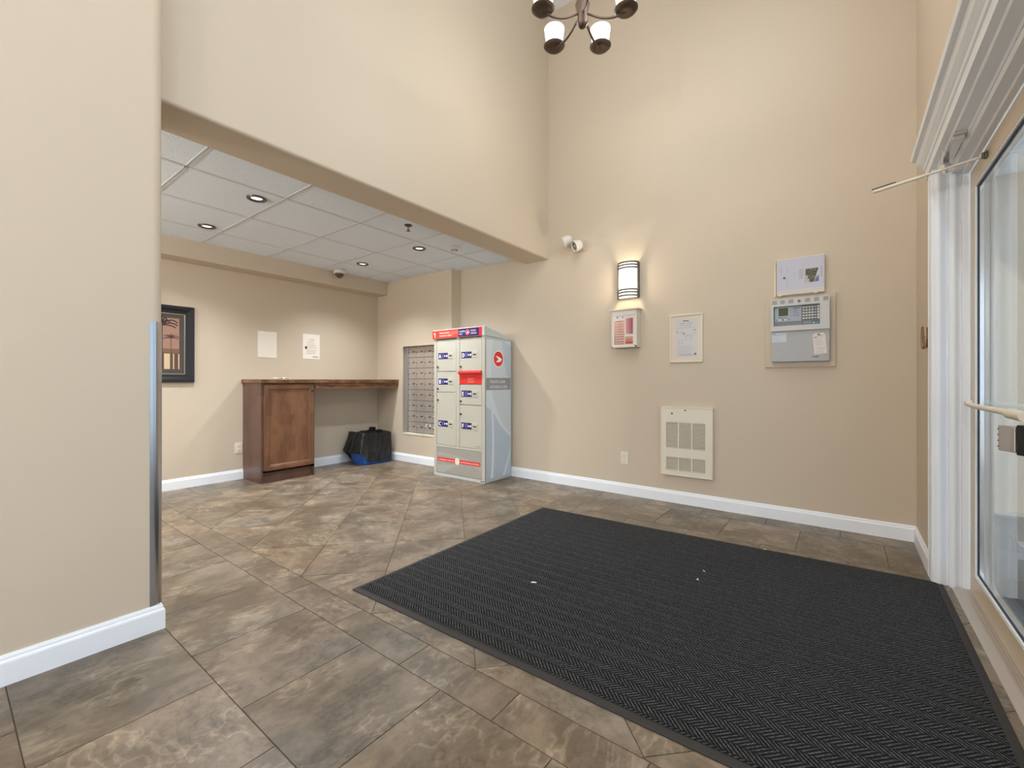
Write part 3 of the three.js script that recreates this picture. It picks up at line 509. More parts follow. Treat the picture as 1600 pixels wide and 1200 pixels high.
// ---------------------------------------------------------------- recycling bin and its black bag
{
  const bX = -4.935, bZ = -3.462, bw = 0.325, bl = 0.415, bh = 0.375;       // bw along x, bl along z
  const ringAt = (w, l, y, r, n = 8) => { const out = []; for (const [sx, sz, a0] of [[1, 1, 0], [-1, 1, Math.PI / 2], [-1, -1, Math.PI], [1, -1, 1.5 * Math.PI]]) for (let i = 0; i <= n; i++) { const a = a0 + Math.PI / 2 * i / n; out.push([sx * (w / 2 - r) + r * Math.cos(a), y, sz * (l / 2 - r) + r * Math.sin(a)]); } return out; };
  const even = (ring, n) => { const L = [0]; ring.forEach((p, i) => { const q = ring[(i + 1) % ring.length]; L.push(L[i] + Math.hypot(q[0] - p[0], q[2] - p[2])); }); const out = []; let k = 0; for (let i = 0; i < n; i++) { const d = L.at(-1) * i / n; while (L[k + 1] < d) k++; const p = ring[k], q = ring[(k + 1) % ring.length], f = (d - L[k]) / Math.max(1e-9, L[k + 1] - L[k]); out.push([mix(p[0], q[0], f), p[1], mix(p[2], q[2], f)]); } return out; };
  const loft = (rings, close = true) => { const n = rings[0].length, P = [], I = []; rings.forEach((r) => r.forEach((p) => P.push(...p))); for (let k = 0; k + 1 < rings.length; k++) for (let i = 0; i < n; i++) { const j = (i + 1) % n, a = k * n + i, b = k * n + j, c = a + n, d = b + n; I.push(a, c, b, b, c, d); } if (close) { for (let i = 1; i + 1 < n; i++) I.push(0, i, i + 1); } const g = new THREE.BufferGeometry(); g.setAttribute('position', new THREE.Float32BufferAttribute(P, 3)); g.setIndex(I); g.computeVertexNormals(); return g; };
  const bin = thing('recycling_bin', 'blue plastic bin almost covered by a black bag below the counter', 'bin', [bX, 0, bZ]);
  obj('bin_body', loft([ringAt(bw - 0.03, bl - 0.03, 0.002, 0.03), ringAt(bw - 0.018, bl - 0.018, 0.012, 0.035), ringAt(bw - 0.012, bl - 0.012, 0.055, 0.035), ringAt(bw, bl, bh, 0.04), ringAt(bw + 0.004, bl + 0.004, bh, 0.04), ringAt(bw - 0.012, bl - 0.012, bh - 0.004, 0.034), ringAt(bw - 0.04, bl - 0.04, 0.03, 0.03)]), M.bluePlastic, bin);
  const folds = (base, y, amp, flare, lift) => base.map(([x, yy, z], i, a) => {
    const t = i / a.length, an = Math.atan2(z, x), l = Math.hypot(x, z), left = sm(0.150, 0.212, z);
    const n = 0.5 + 0.7 * (vn(t * 26 + y * 4, y * 5, 3) - 0.5) + 0.9 * (vn(t * 60 + y * 9, y * 12, 21) - 0.5) + 0.3 * (vn(t * 90, y * 40, 28) - 0.5);
    const k = 1 + (amp * n + left * flare * (0.75 + 0.5 * vn(t * 40, 3, 17))) / l;
    return [x * k, yy + lift * (vn(t * 24, 7, 31) - 0.5 + 0.4 * (vn(t * 70, 7, 33) - 0.5)) + left * flare * 1.7, z * k];
  });
  const B = (y, w) => even(ringAt(bw + w, bl + w, y, 0.045, 10), 220);
  const rings = [folds(B(0.10, -0.07), 0.1, 0.003, 0, 0), folds(B(0.25, -0.06), 0.25, 0.004, 0, 0), folds(B(0.34, -0.045), 0.34, 0.006, 0, 0), folds(B(0.375, -0.030), 0.375, 0.008, 0, 0.004), folds(B(0.392, -0.012), 0.392, 0.008, 0, 0.012), folds(B(0.397, 0.004), 0.397, 0.008, 0.004, 0.018), folds(B(0.392, 0.014), 0.392, 0.010, 0.008, 0.014)];
  for (let i = 1; i <= 24; i++) { const f = i / 24, y = mix(0.388, 0.044, f); rings.push(folds(B(y - 0.012 * f, 0.016), y - 0.012 * f, 0.011 + 0.004 * f, 0.010 + 0.065 * f, 0.012 * f)); }
  const g = loft(rings); const bag = obj('bin_bag', g, new THREE.MeshPhysicalMaterial({ color: lin(0.006, 0.006, 0.007), roughness: 0.5, specularIntensity: 0.4, clearcoat: 0.55, clearcoatRoughness: 0.12, side: THREE.DoubleSide, bumpMap: rep(dataTex(256, 256, (x, y) => { const v = 255 * (1 - Math.abs(2 * fbm(x / 18, y / 30, 3, 4, 14) - 1)); return [v, v, v]; }, false), 0.16), bumpScale: 0.0025 }));
  bag.position.set(bX, 0, bZ); tag(bag, 'shiny black plastic bag turned over the rim of the blue bin', 'bin bag');
  const f2 = new THREE.PlaneGeometry(0.10, 0.06, 10, 6), q = f2.attributes.position; for (let i = 0; i < q.count; i++) q.setZ(i, 0.012 * (vn(q.getX(i) * 70, q.getY(i) * 70, 4) - 0.5)); f2.computeVertexNormals();
  const knot = obj('bag_tail', f2.rotateX(-0.5).rotateY(0.4), bag.material, bag); knot.position.set(-0.10, 0.415, -0.09);
}

// ---------------------------------------------------------------- back wall: picture, notices, outlet
const onBack = Math.PI / 2;                                  // local z points into the room
{
  const w = 0.76, h = 0.742, t = thing('framed_picture', 'black framed picture of palm trees partly hidden by the left wall', 'picture', [XB, 1.418, -1.581 + w / 2], onBack);
  const fp = [[0, 0], [0.028, 0], [0.034, 0.006], [0.030, 0.030], [0.022, 0.050], [0.018, 0.074], [0.014, 0.078], [0, 0.078]];  // [out, in]
  const bar = (len, half) => { const s = new THREE.Shape(fp.map(([o, i]) => new THREE.Vector2(i, o))), g = new THREE.ExtrudeGeometry(s, { depth: 1, bevelEnabled: false }), p = g.attributes.position; for (let k = 0; k < p.count; k++) { const i = p.getX(k), o = p.getY(k), e = p.getZ(k) > 0.5; p.setXYZ(k, (e ? 1 : -1) * (len / 2 - i), half - i, o); } g.computeVertexNormals(); return g; };
  const fm = new THREE.MeshPhysicalMaterial({ color: lin(0.012, 0.011, 0.014), roughness: 0.28, side: THREE.DoubleSide });
  obj('frame_bar', bar(w, h / 2), fm, t); obj('frame_bar', bar(w, h / 2).rotateZ(Math.PI), fm, t); obj('frame_bar', bar(h, w / 2).rotateZ(Math.PI / 2), fm, t); obj('frame_bar', bar(h, w / 2).rotateZ(-Math.PI / 2), fm, t);
  const a = w / 2 - 0.076, b = h / 2 - 0.076, lw = 0.006; obj('gold_liner', [bx(-a, a, b - lw, b, 0.006, 0.016), bx(-a, a, -b, -b + lw, 0.006, 0.016), bx(-a, -a + lw, -b, b, 0.006, 0.016), bx(a - lw, a, -b, b, 0.006, 0.016)], std({ color: lin(0.45, 0.38, 0.24), metalness: 0.6, roughness: 0.4 }), t);
  panel('art_print', -a + lw, a - lw, -b + lw, b - lw, 0.006, 0.002, print(640, 620, (g, W2, H2) => {
    g.fillStyle = '#4a423c'; g.fillRect(0, 0, W2, H2); for (let i = 0; i < 900; i++) { const v = 50 + 40 * rnd(); g.fillStyle = `rgb(${v + 12},${v + 4},${v})`; g.fillRect(rnd() * W2, rnd() * H2, 6, 3); }
    const m = 42; g.fillStyle = '#9a7764'; g.fillRect(m, m, W2 - 2 * m, H2 - 2 * m); for (let i = 0; i < 700; i++) { g.fillStyle = `rgba(${150 + 40 * rnd()},${112 + 30 * rnd()},${96 + 30 * rnd()},0.25)`; g.fillRect(m + rnd() * (W2 - 2 * m - 30), m + rnd() * (H2 - 2 * m - 10), 30, 8); }
    g.fillStyle = '#7a5842'; g.fillRect(m, 360, W2 - 2 * m, 50); g.fillStyle = '#5f4433'; g.fillRect(m, 405, W2 - 2 * m, H2 - m - 405);
    g.fillStyle = '#cdb58e'; for (let x = 468; x > m - 60; x -= 118) { g.fillRect(Math.max(m, x), 412, 50, 160); g.fillRect(x + 76, 412, 10, 160); } g.fillStyle = '#e0c9b0'; g.fillRect(590, 412, 8, 160);
    const palm = (x, y, yb, s) => { g.strokeStyle = '#3c2c24'; g.lineWidth = 5 * s; g.beginPath(); g.moveTo(x, yb); g.lineTo(x, y); g.stroke(); for (let i = 0; i < 11; i++) { const an = -Math.PI * (0.02 + 0.96 * i / 10), r = (58 + 12 * (i % 3)) * s; g.lineWidth = 6 * s; g.beginPath(); g.moveTo(x, y); g.quadraticCurveTo(x + 0.6 * r * Math.cos(an), y + 0.9 * r * Math.sin(an), x + r * Math.cos(an), y + 0.55 * r * Math.sin(an) + 14 * s); g.stroke(); } };
    palm(527, 250, 412, 1.0); palm(452, 118, 575, 2.0); palm(300, 210, 412, 1.2); palm(150, 150, 575, 1.7);
  }), t, 0.25);
}
{
  const t = thing('blank_notice', 'blank cream sheet under clear plastic left of the printed notice', 'notice', [XB, 1.469, -2.287], onBack, 'notices above the counter');
  obj('sheet', bx(-0.104, 0.104, -0.148, 0.148, 0.001, 0.004), std({ color: lin(0.86, 0.80, 0.70), roughness: 0.5 }), t);
  const g = new THREE.PlaneGeometry(0.214, 0.302, 10, 14), p = g.attributes.position; for (let i = 0; i < p.count; i++) p.setZ(i, 0.0055 + 0.004 * vn(p.getX(i) * 14, p.getY(i) * 12, 2)); g.computeVertexNormals();
  obj('plastic_sleeve', g, new THREE.MeshPhysicalMaterial({ color: 0xffffff, transmission: 1, thickness: 0, roughness: 0.04, ior: 1.45 }), t);
}
{
  const t = thing('printed_notice', 'white paper notice with dark shield mark right of the blank sheet', 'notice', [XB, 1.478, -2.801], onBack, 'notices above the counter');
  panel('sheet', -0.107, 0.107, -0.152, 0.152, 0.001, 0.002, print(256, 364, (g, w, h) => { g.fillStyle = '#efe6da'; g.fillRect(0, 0, w, h); g.fillStyle = '#b9ad9e'; g.fillRect(96, 76, 80, 9); g.fillRect(70, 108, 100, 8); lines(g, 60, 136, 160, 4, 22, 6, '#b8aa97'); lines(g, 50, 232, 150, 3, 24, 7, '#b2a492'); g.fillStyle = '#2a2119'; g.beginPath(); g.moveTo(30, 182); g.lineTo(64, 182); g.lineTo(60, 212); g.lineTo(47, 228); g.lineTo(33, 212); g.fill(); g.fillStyle = '#6a5f52'; g.fillRect(144, 326, 84, 10); }), t);
}
function outlet(label, pos, turn) {
  const t = thing('wall_outlet', label, 'outlet', pos, turn);
  obj('cover_plate', bx(-0.037, 0.037, -0.058, 0.058, 0, 0.006, 0.004), M.ivory, t); obj('receptacle', [bx(-0.017, 0.017, 0.008, 0.040, 0.004, 0.0085, 0.005), bx(-0.017, 0.017, -0.040, -0.008, 0.004, 0.0085, 0.005)], M.ivory, t);
  obj('contact_slot', [0.026, -0.022].flatMap((y) => [bx(-0.008, -0.0058, y - 0.004, y + 0.004, 0.008, 0.0088), bx(0.0058, 0.008, y - 0.004, y + 0.004, 0.008, 0.0088), new THREE.CylinderGeometry(0.0025, 0.0025, 0.0008, 8).rotateX(Math.PI / 2).translate(0, y - 0.009, 0.0085)]), M.bronze, t);
}
outlet('cream duplex outlet on the back wall next to the cabinet', [XB, 0.336, -1.99], onBack);
outlet('cream duplex outlet left of the wall heater', [-1.630, 0.339, ZF], 0);

// ---------------------------------------------------------------- far wall things
{ // twin emergency light
  const t = thing('emergency_light', 'white twin-head emergency light on the far wall near the beam', 'emergency light', [-2.135, 2.415, ZF]);
  obj('base_plate', [lathe([[0, 0], [0.050, 0], [0.050, 0.018], [0.044, 0.026], [0, 0.028]], 28).rotateX(Math.PI / 2)], M.offWhite, t);
  const head = (pos, dir) => {
    const q = new THREE.Quaternion().setFromUnitVectors(new THREE.Vector3(0, 1, 0), new THREE.Vector3(...dir).normalize()); const g = (pts) => lathe(pts, 28).applyQuaternion(q).translate(...pos);
    const h = obj('lamp_head', [g([[0, -0.062], [0.022, -0.060], [0.042, -0.045], [0.052, -0.018], [0.055, 0.012], [0.055, 0.030], [0.051, 0.034], [0.046, 0.030], [0.040, 0.012], [0, 0.0]])], M.offWhite, t);
    obj('lens', g([[0, 0.014], [0.030, 0.016], [0.041, 0.020], [0.041, 0.012], [0, 0.008]]), new THREE.MeshStandardMaterial({ color: lin(0.35, 0.33, 0.30), metalness: 0.8, roughness: 0.25 }), h); obj('bulb', new THREE.SphereGeometry(0.010, 10, 8).applyQuaternion(q).translate(...pos.map((v, i) => v + dir[i] * 0.02)), M.offWhite, h);
    obj('swivel', rod([pos[0] * 0.25, pos[1] * 0.25, 0.02], pos.map((v, i) => v - dir[i] * 0.05), 0.012), M.offWhite, t);
  };
  head([-0.062, 0.032, 0.092], [-0.86, -0.34, 0.38]); head([0.050, -0.030, 0.095], [-0.52, -0.40, 0.75]);
}
{ // wall sconce
  const t = thing('wall_sconce', 'lit half-round white sconce with dark metal bands', 'wall lamp', [-1.588, 1.983, ZF]);
  const w = 0.098, dep = 0.085, hh = 0.160; const arc = (rx, rz, n = 24) => Array.from({ length: n + 1 }, (_, i) => { const a = Math.PI * i / n; return [rx * Math.cos(a), rz * Math.sin(a)]; });
  const band = (y0, y1, r0, r1) => new THREE.ExtrudeGeometry(shapeOf([...arc(w - 0.004 + r1, dep + r1), ...arc(w - 0.004 + r0, dep + r0).reverse()]), { depth: y1 - y0, bevelEnabled: false }).rotateX(Math.PI / 2).translate(0, y1, 0.006);
  obj('back_plate', bx(-w - 0.004, w + 0.004, -hh - 0.004, hh + 0.004, 0, 0.007, 0.002), M.pewter, t);
  const sh = new THREE.ExtrudeGeometry(shapeOf(arc(w - 0.008, dep - 0.003)), { depth: 2 * hh - 0.012, bevelEnabled: false }).rotateX(Math.PI / 2).translate(0, hh - 0.006, 0.007);
  obj('glass_shade', sh, std({ color: lin(0.9, 0.88, 0.82), roughness: 0.3, emissive: lin(1, 0.96, 0.87), emissiveIntensity: 0.95 }), t);
  for (const y of [0.157, 0.132, 0.107, -0.093, -0.118, -0.147]) obj('band', band(y - 0.002, y + 0.010, -0.001, 0.004), M.pewter, t);
  obj('side_bar', bx(-w - 0.004, -w + 0.006, -hh, hh, 0.006, 0.03, 0.001), M.pewter, t); obj('side_bar', bx(w - 0.008, w + 0.006, -hh, hh, 0.006, 0.034, 0.001), M.pewter, t);
  const l = new THREE.PointLight(lin(1, 0.86, 0.64), LAMP.sconce, 0, 2); l.position.set(-1.588, 1.983, ZF + 0.052); l.castShadow = true; l.shadow.radius = 2; scene.add(l);
}
{ // brochure box under the sconce
  const t = thing('brochure_box', 'cream metal brochure box with red printed sheet below the sconce', 'brochure box', [-1.597, 1.535, ZF]);
  const w = 0.121, y0 = -0.17, y1 = 0.17, d = 0.10;
  obj('box_body', [bx(-w, w, y0, y1, 0, d - 0.006, 0.002)], M.cream, t); obj('lid', [extrude(shapeOf([[0, 0.185], [0, 0.172], [d + 0.012, 0.168], [d + 0.012, 0.178]]), 2 * w + 0.03, 0.001).rotateY(-Math.PI / 2).translate(w + 0.012, 0, 0)], M.cream, t);
  obj('front_flap', bx(-w + 0.008, w - 0.008, 0.122, 0.160, d - 0.006, d + 0.001, 0.002), M.offWhite, t);
  obj('door_frame', [bx(-w, -w + 0.014, y0, 0.118, d - 0.006, d, 0.001), bx(w - 0.016, w, y0, 0.118, d - 0.006, d, 0.001), bx(-w, w, y0, y0 + 0.014, d - 0.006, d, 0.001)], M.cream, t);
  panel('printed_sheet', -w + 0.014, w - 0.016, y0 + 0.014, 0.122, d - 0.006, 0.003, print(320, 404, (g, W2, H2) => {
    g.fillStyle = '#d9cfc9'; g.fillRect(0, 0, W2, H2); g.fillStyle = '#3c3640'; g.fillRect(54, 12, 22, 20); g.fillStyle = '#5b6068'; g.fillRect(136, 12, 18, 20); g.fillStyle = '#b9a9a6'; g.fillRect(180, 16, 90, 6);
    for (let y = 66; y < 384; y += 4) { const f = (y - 66) / 318; g.fillStyle = `rgb(${mix(206, 150, f) + 14 * rnd()},${mix(150, 84, f) + 14 * rnd()},${mix(130, 62, f)})`; g.fillRect(18, y, 150, 4); } g.fillStyle = '#8a4a3a'; for (let i = 0; i < 13; i++) g.fillRect(50, 74 + i * 23, 100 - 30 * hash(i, 2, 3), 7); g.fillStyle = '#e9ddd6'; for (let i = 0; i < 9; i++) g.fillRect(40, 96 + i * 33, 124, 6);
    for (let x = 186; x < 290; x += 4) { const f = (x - 186) / 104; g.fillStyle = `rgb(${mix(214, 140, f)},${mix(150, 40, f)},${mix(152, 56, f)})`; g.fillRect(x, 42, 4, 210); } g.fillStyle = '#a85060'; for (let i = 0; i < 7; i++) g.fillRect(196, 60 + i * 26, 60, 5);
    g.fillStyle = '#b08a70'; g.fillRect(180, 282, 110, 40); g.fillStyle = '#c06a34'; g.fillRect(180, 316, 110, 40); g.fillStyle = '#a02c2c'; g.fillRect(180, 352, 110, 30);
  }), t, 0.25);
  obj('small_lock', cyl(0.006, 0.006, 0.006, 12).rotateX(Math.PI / 2).translate(w - 0.012, y0 + 0.012, d + 0.002), M.pewter, t);
}
{ // framed site plan
  const t = thing('framed_plan', 'cream framed sheet with a line plan between brochure box and alarm panel', 'notice', [-1.076, 1.4245, ZF]);
  const w = 0.135, h = 0.206; obj('frame', [bx(-w, w, h - 0.012, h, 0, 0.014, 0.002), bx(-w, w, -h, -h + 0.012, 0, 0.014, 0.002), bx(-w, -w + 0.012, -h + 0.012, h - 0.012, 0, 0.014, 0.002), bx(w - 0.012, w, -h + 0.012, h - 0.012, 0, 0.014, 0.002)], M.cream, t);
  panel('mount', -w + 0.01, w - 0.01, -h + 0.01, h - 0.01, 0.002, 0.004, print(384, 600, (g, W2, H2) => {
    g.fillStyle = '#d8c9b6'; g.fillRect(0, 0, W2, H2); g.fillStyle = '#c9c6c4'; g.fillRect(58, 52, 276, 496); g.fillStyle = '#55504c'; g.fillRect(150, 66, 76, 11); g.fillStyle = '#8d8885'; g.fillRect(120, 100, 60, 7); g.fillRect(200, 96, 70, 7); g.fillRect(110, 128, 150, 5);
    g.strokeStyle = '#8c8791'; g.lineWidth = 3; g.strokeRect(84, 160, 226, 0); g.beginPath(); g.moveTo(84, 160); g.lineTo(84, 230); g.lineTo(150, 214); g.lineTo(160, 262); g.lineTo(300, 250); g.lineTo(316, 196); g.stroke(); g.strokeRect(190, 270, 66, 50); g.strokeRect(100, 330, 50, 44); g.fillStyle = '#77727a'; g.fillRect(150, 226, 26, 16); g.fillRect(280, 190, 36, 8); g.fillRect(64, 206, 12, 10);
    lines(g, 90, 400, 220, 6, 20, 5, '#a9a5a8', 2); g.fillStyle = '#a3a4ae'; g.fillRect(100, 512, 190, 14); g.fillStyle = '#34313a'; g.beginPath(); g.arc(308, 508, 13, 0, 7); g.fill();
  }), t, 0.4);
  obj('glass_cover', new THREE.PlaneGeometry(2 * w - 0.024, 2 * h - 0.024).translate(0, 0, 0.0105), M.glass, t);
}
{ // wall heater
  const t = thing('wall_heater', 'cream recessed wall heater with louvred grilles near the baseboard', 'heater', [-1.070, 0.538, ZF]);
  const hx = (x) => x + 1.070, hy = (y) => y - 0.538, d = 0.032;
  const win = []; for (const [ya, yb] of [[0.476, 0.702], [0.285, 0.402]]) for (const [xa, xb] of [[-1.237, -1.138], [-1.127, -1.027], [-1.016, -0.915]]) win.push([hx(xa), hx(xb), hy(ya), hy(yb)]);
  obj('cover', [extrude(shapeOf(rect(hx(-1.281), hx(-0.859), hy(0.246), hy(0.829)), win.map((r) => rect(...r).reverse())), d, 0)], M.ivory, t);
  obj('rim', [bx(hx(-1.284), hx(-0.856), hy(0.825), hy(0.832), 0, d + 0.004, 0.002), bx(hx(-1.284), hx(-0.856), hy(0.243), hy(0.250), 0, d + 0.004, 0.002), bx(hx(-1.284), hx(-1.277), hy(0.25), hy(0.825), 0, d + 0.004, 0.002), bx(hx(-0.863), hx(-0.856), hy(0.25), hy(0.825), 0, d + 0.004, 0.002)], M.ivory, t);
  obj('inner_case', bx(hx(-1.24), hx(-0.91), hy(0.28), hy(0.706), 0.0005, 0.006), std({ color: lin(0.36, 0.32, 0.26), roughness: 0.8 }), t);
  const sg = bx(-0.052, 0.052, -0.0053, 0.0053, -0.001, 0.001).rotateX(0.45);
  for (const [xa, xb, ya, yb] of win) { const n = Math.round((yb - ya) / 0.0125); for (let i = 0; i < n; i++) { const s = obj('slat', sg.clone(), M.ivory, t); s.position.set((xa + xb) / 2, ya + (i + 0.5) * (yb - ya) / n, d - 0.006); } }
  obj('knob_hole', cyl(0.0075, 0.0075, 0.002, 16).rotateX(Math.PI / 2).translate(hx(-1.187), hy(0.777), d), M.black, t); obj('badge', bx(hx(-1.085), hx(-1.068), hy(0.802), hy(0.812), d, d + 0.001), M.pewter, t);
}
{ // fire alarm panel on its painted board
  const t = thing('alarm_panel', 'grey fire alarm panel with keypad and green display on a tan board', 'alarm panel', [-0.26, 1.4, ZF]);
  const X = (x) => x + 0.26, Y = (y) => y - 1.4;
  obj('mounting_board', bx(X(-0.483), X(-0.044), Y(1.163), Y(1.690), 0, 0.016, 0.002), M.wall, t);
  const win = rect(X(-0.421), X(-0.135), Y(1.469), Y(1.615));
  obj('upper_cover', [extrude(shapeOf(rect(X(-0.439), X(-0.078), Y(1.431), Y(1.666)), [win.slice().reverse()]), 0.045, 0).translate(0, 0, 0.028), bx(X(-0.439), X(-0.078), Y(1.431), Y(1.666), 0.016, 0.029)], M.greyPaint, t);
  obj('lower_door', bx(X(-0.436), X(-0.079), Y(1.203), Y(1.430), 0.016, 0.058, 0.002), M.greyPaint2, t);
  const vent = (x0, x1, y0, y1) => { obj('vent', [0, 1, 2, 3].map((i) => bx(X(x0), X(x1), Y(mix(y0, y1, i / 3)) - 0.0022, Y(mix(y0, y1, i / 3)) + 0.0022, 0.0725, 0.0735)), std({ color: lin(0.22, 0.21, 0.2), roughness: 0.6 }), t); };
  for (const [a, b] of [[-0.43, -0.399], [-0.377, -0.348], [-0.326, -0.294], [-0.224, -0.192], [-0.169, -0.139], [-0.115, -0.085]]) vent(a, b, 1.636, 1.657);
  obj('cover_lock', [cyl(0.009, 0.010, 0.006, 16).rotateX(Math.PI / 2).translate(X(-0.259), Y(1.645), 0.076), bx(X(-0.2605), X(-0.2575), Y(1.639), Y(1.651), 0.079, 0.0795)], M.pewter, t);
  const k = obj('control_face', bx(X(-0.421), X(-0.135), Y(1.469), Y(1.615), 0.029, 0.052), std({ color: lin(0.10, 0.125, 0.14), roughness: 0.4 }), t);
  obj('display_plate', bx(X(-0.415), X(-0.246), Y(1.50), Y(1.608), 0.052, 0.054), std({ color: lin(0.33, 0.38, 0.43), roughness: 0.4 }), k); obj('display', [bx(X(-0.391), X(-0.329), Y(1.545), Y(1.604), 0.054, 0.0565, 0.001)], std({ color: lin(0.035, 0.055, 0.02), roughness: 0.15 }), k); obj('display_surround', [bx(X(-0.397), X(-0.323), Y(1.540), Y(1.609), 0.054, 0.0552)], std({ color: lin(0.45, 0.49, 0.49), roughness: 0.4 }), k);
  obj('face_strip', bx(X(-0.421), X(-0.246), Y(1.472), Y(1.497), 0.052, 0.0535), std({ color: lin(0.17, 0.175, 0.185), roughness: 0.4 }), k);
  panel('face_print', X(-0.300), X(-0.25), Y(1.515), Y(1.603), 0.054, 0.0006, print(100, 176, (g, w, h) => { g.fillStyle = '#9aa4b0'; g.fillRect(0, 0, w, h); g.fillStyle = '#3f444c'; g.fillRect(6, 6, 80, 9); g.fillStyle = '#747d89'; lines(g, 10, 30, 60, 4, 16, 5, '#747d89'); g.fillStyle = '#30343c'; for (let i = 0; i < 3; i++) for (let j = 0; j < 3; j++) g.fillRect(12 + i * 26, 100 + j * 22, 8, 10); }), k);
  panel('lamp_strip', X(-0.411), X(-0.26), Y(1.503), Y(1.537), 0.0545, 0.0006, print(240, 56, (g, w, h) => { g.fillStyle = '#a3a9ae'; g.fillRect(0, 0, w, h); g.fillStyle = '#62666c'; g.fillRect(30, 6, 90, 8); g.fillStyle = '#c6c8cc'; g.fillRect(30, 22, 80, 26); g.fillStyle = '#38404a'; g.fillRect(66, 26, 20, 16); g.fillStyle = '#7c8f84'; g.fillRect(128, 26, 30, 10); g.fillStyle = '#7d838a'; g.fillRect(6, 28, 18, 14); }), k);
  const kg = bx(-0.0062, 0.0062, -0.0052, 0.0052, 0, 0.004, 0.0015), km = M.offWhite; for (let c = 0; c < 6; c++) for (let r = 0; r < 5; r++) { const b = obj('key', kg.clone(), km, k); b.position.set(X(-0.233 + c * 0.0178), Y(1.597 - r * 0.0198), 0.052); if (c === 4) b.scale.set(0.8, 0.7, 1); if (c === 5) b.scale.set(1, 1.45, 1); }
  obj('name_strip', bx(X(-0.236), X(-0.185), Y(1.476), Y(1.498), 0.052, 0.053), std({ color: lin(0.21, 0.215, 0.22), roughness: 0.4 }), k);
  panel('maker_badge', X(-0.182), X(-0.139), Y(1.473), Y(1.490), 0.052, 0.0008, print(120, 48, (g, w, h) => { g.fillStyle = '#2f6a78'; g.fillRect(0, 0, w, h); g.fillStyle = '#d5e8ec'; g.fillRect(14, 12, 28, 22); g.fillStyle = '#86b2bb'; g.fillRect(52, 18, 56, 10); }), k);
  panel('service_card', X(-0.432), X(-0.339), Y(1.350), Y(1.421), 0.058, 0.001, print(200, 152, (g, w, h) => { g.fillStyle = '#c5cbd2'; g.fillRect(0, 0, w, h); g.fillStyle = '#7f93b4'; g.fillRect(16, 12, 34, 12); g.strokeStyle = '#6f86b2'; g.lineWidth = 5; g.beginPath(); g.moveTo(16, 32); g.quadraticCurveTo(90, 54, 180, 20); g.stroke(); lines(g, 20, 70, 120, 4, 18, 5, '#b0b8c2'); }), t);
  panel('maker_print', X(-0.184), X(-0.138), Y(1.226), Y(1.242), 0.058, 0.0006, print(140, 48, (g, w, h) => { g.fillStyle = '#a2a5a6'; g.fillRect(0, 0, w, h); g.fillStyle = '#3e4442'; g.font = 'bold italic 30px sans-serif'; g.textBaseline = 'middle'; g.fillRect(8, 18, 40, 12); g.fillRect(54, 14, 70, 16); }), t);
}
{ // paper tag hung from the panel
  const t = thing('inspection_tag', 'white paper inspection tag hanging tilted from the alarm panel', 'tag', [-0.143, 1.405, ZF + 0.060]);
  t.rotation.z = 0.085;
  const s = shapeOf([[-0.038, -0.152], [0.038, -0.152], [0.038, -0.014], [0.028, 0], [-0.028, 0], [-0.038, -0.014]]);
  obj('tag_card', extrude(s, 0.0012), M.offWhite, t);
  panel('tag_print', -0.034, 0.034, -0.148, -0.02, 0.0012, 0.0004, print(170, 320, (g, w, h) => { g.fillStyle = '#ded5cf'; g.fillRect(0, 0, w, h); g.fillStyle = '#7c7470'; g.fillRect(10, 18, 50, 14); g.fillRect(84, 8, 60, 6); lines(g, 16, 60, 130, 5, 24, 5, '#b8aea8'); g.strokeStyle = '#a79d98'; g.lineWidth = 4; g.strokeRect(40, 214, 52, 44); g.strokeRect(116, 226, 30, 26); lines(g, 16, 286, 140, 2, 14, 5, '#b8aea8'); }), t);
  obj('eyelet', new THREE.TorusGeometry(0.005, 0.002, 8, 16).translate(0, -0.013, 0.0015), M.darkHole, t); obj('tie', tube([[0, -0.013, 0.002], [0.002, 0.006, 0.004], [0.004, 0.022, 0.003]], 0.0012, 8, 6), M.offWhite, t);
}
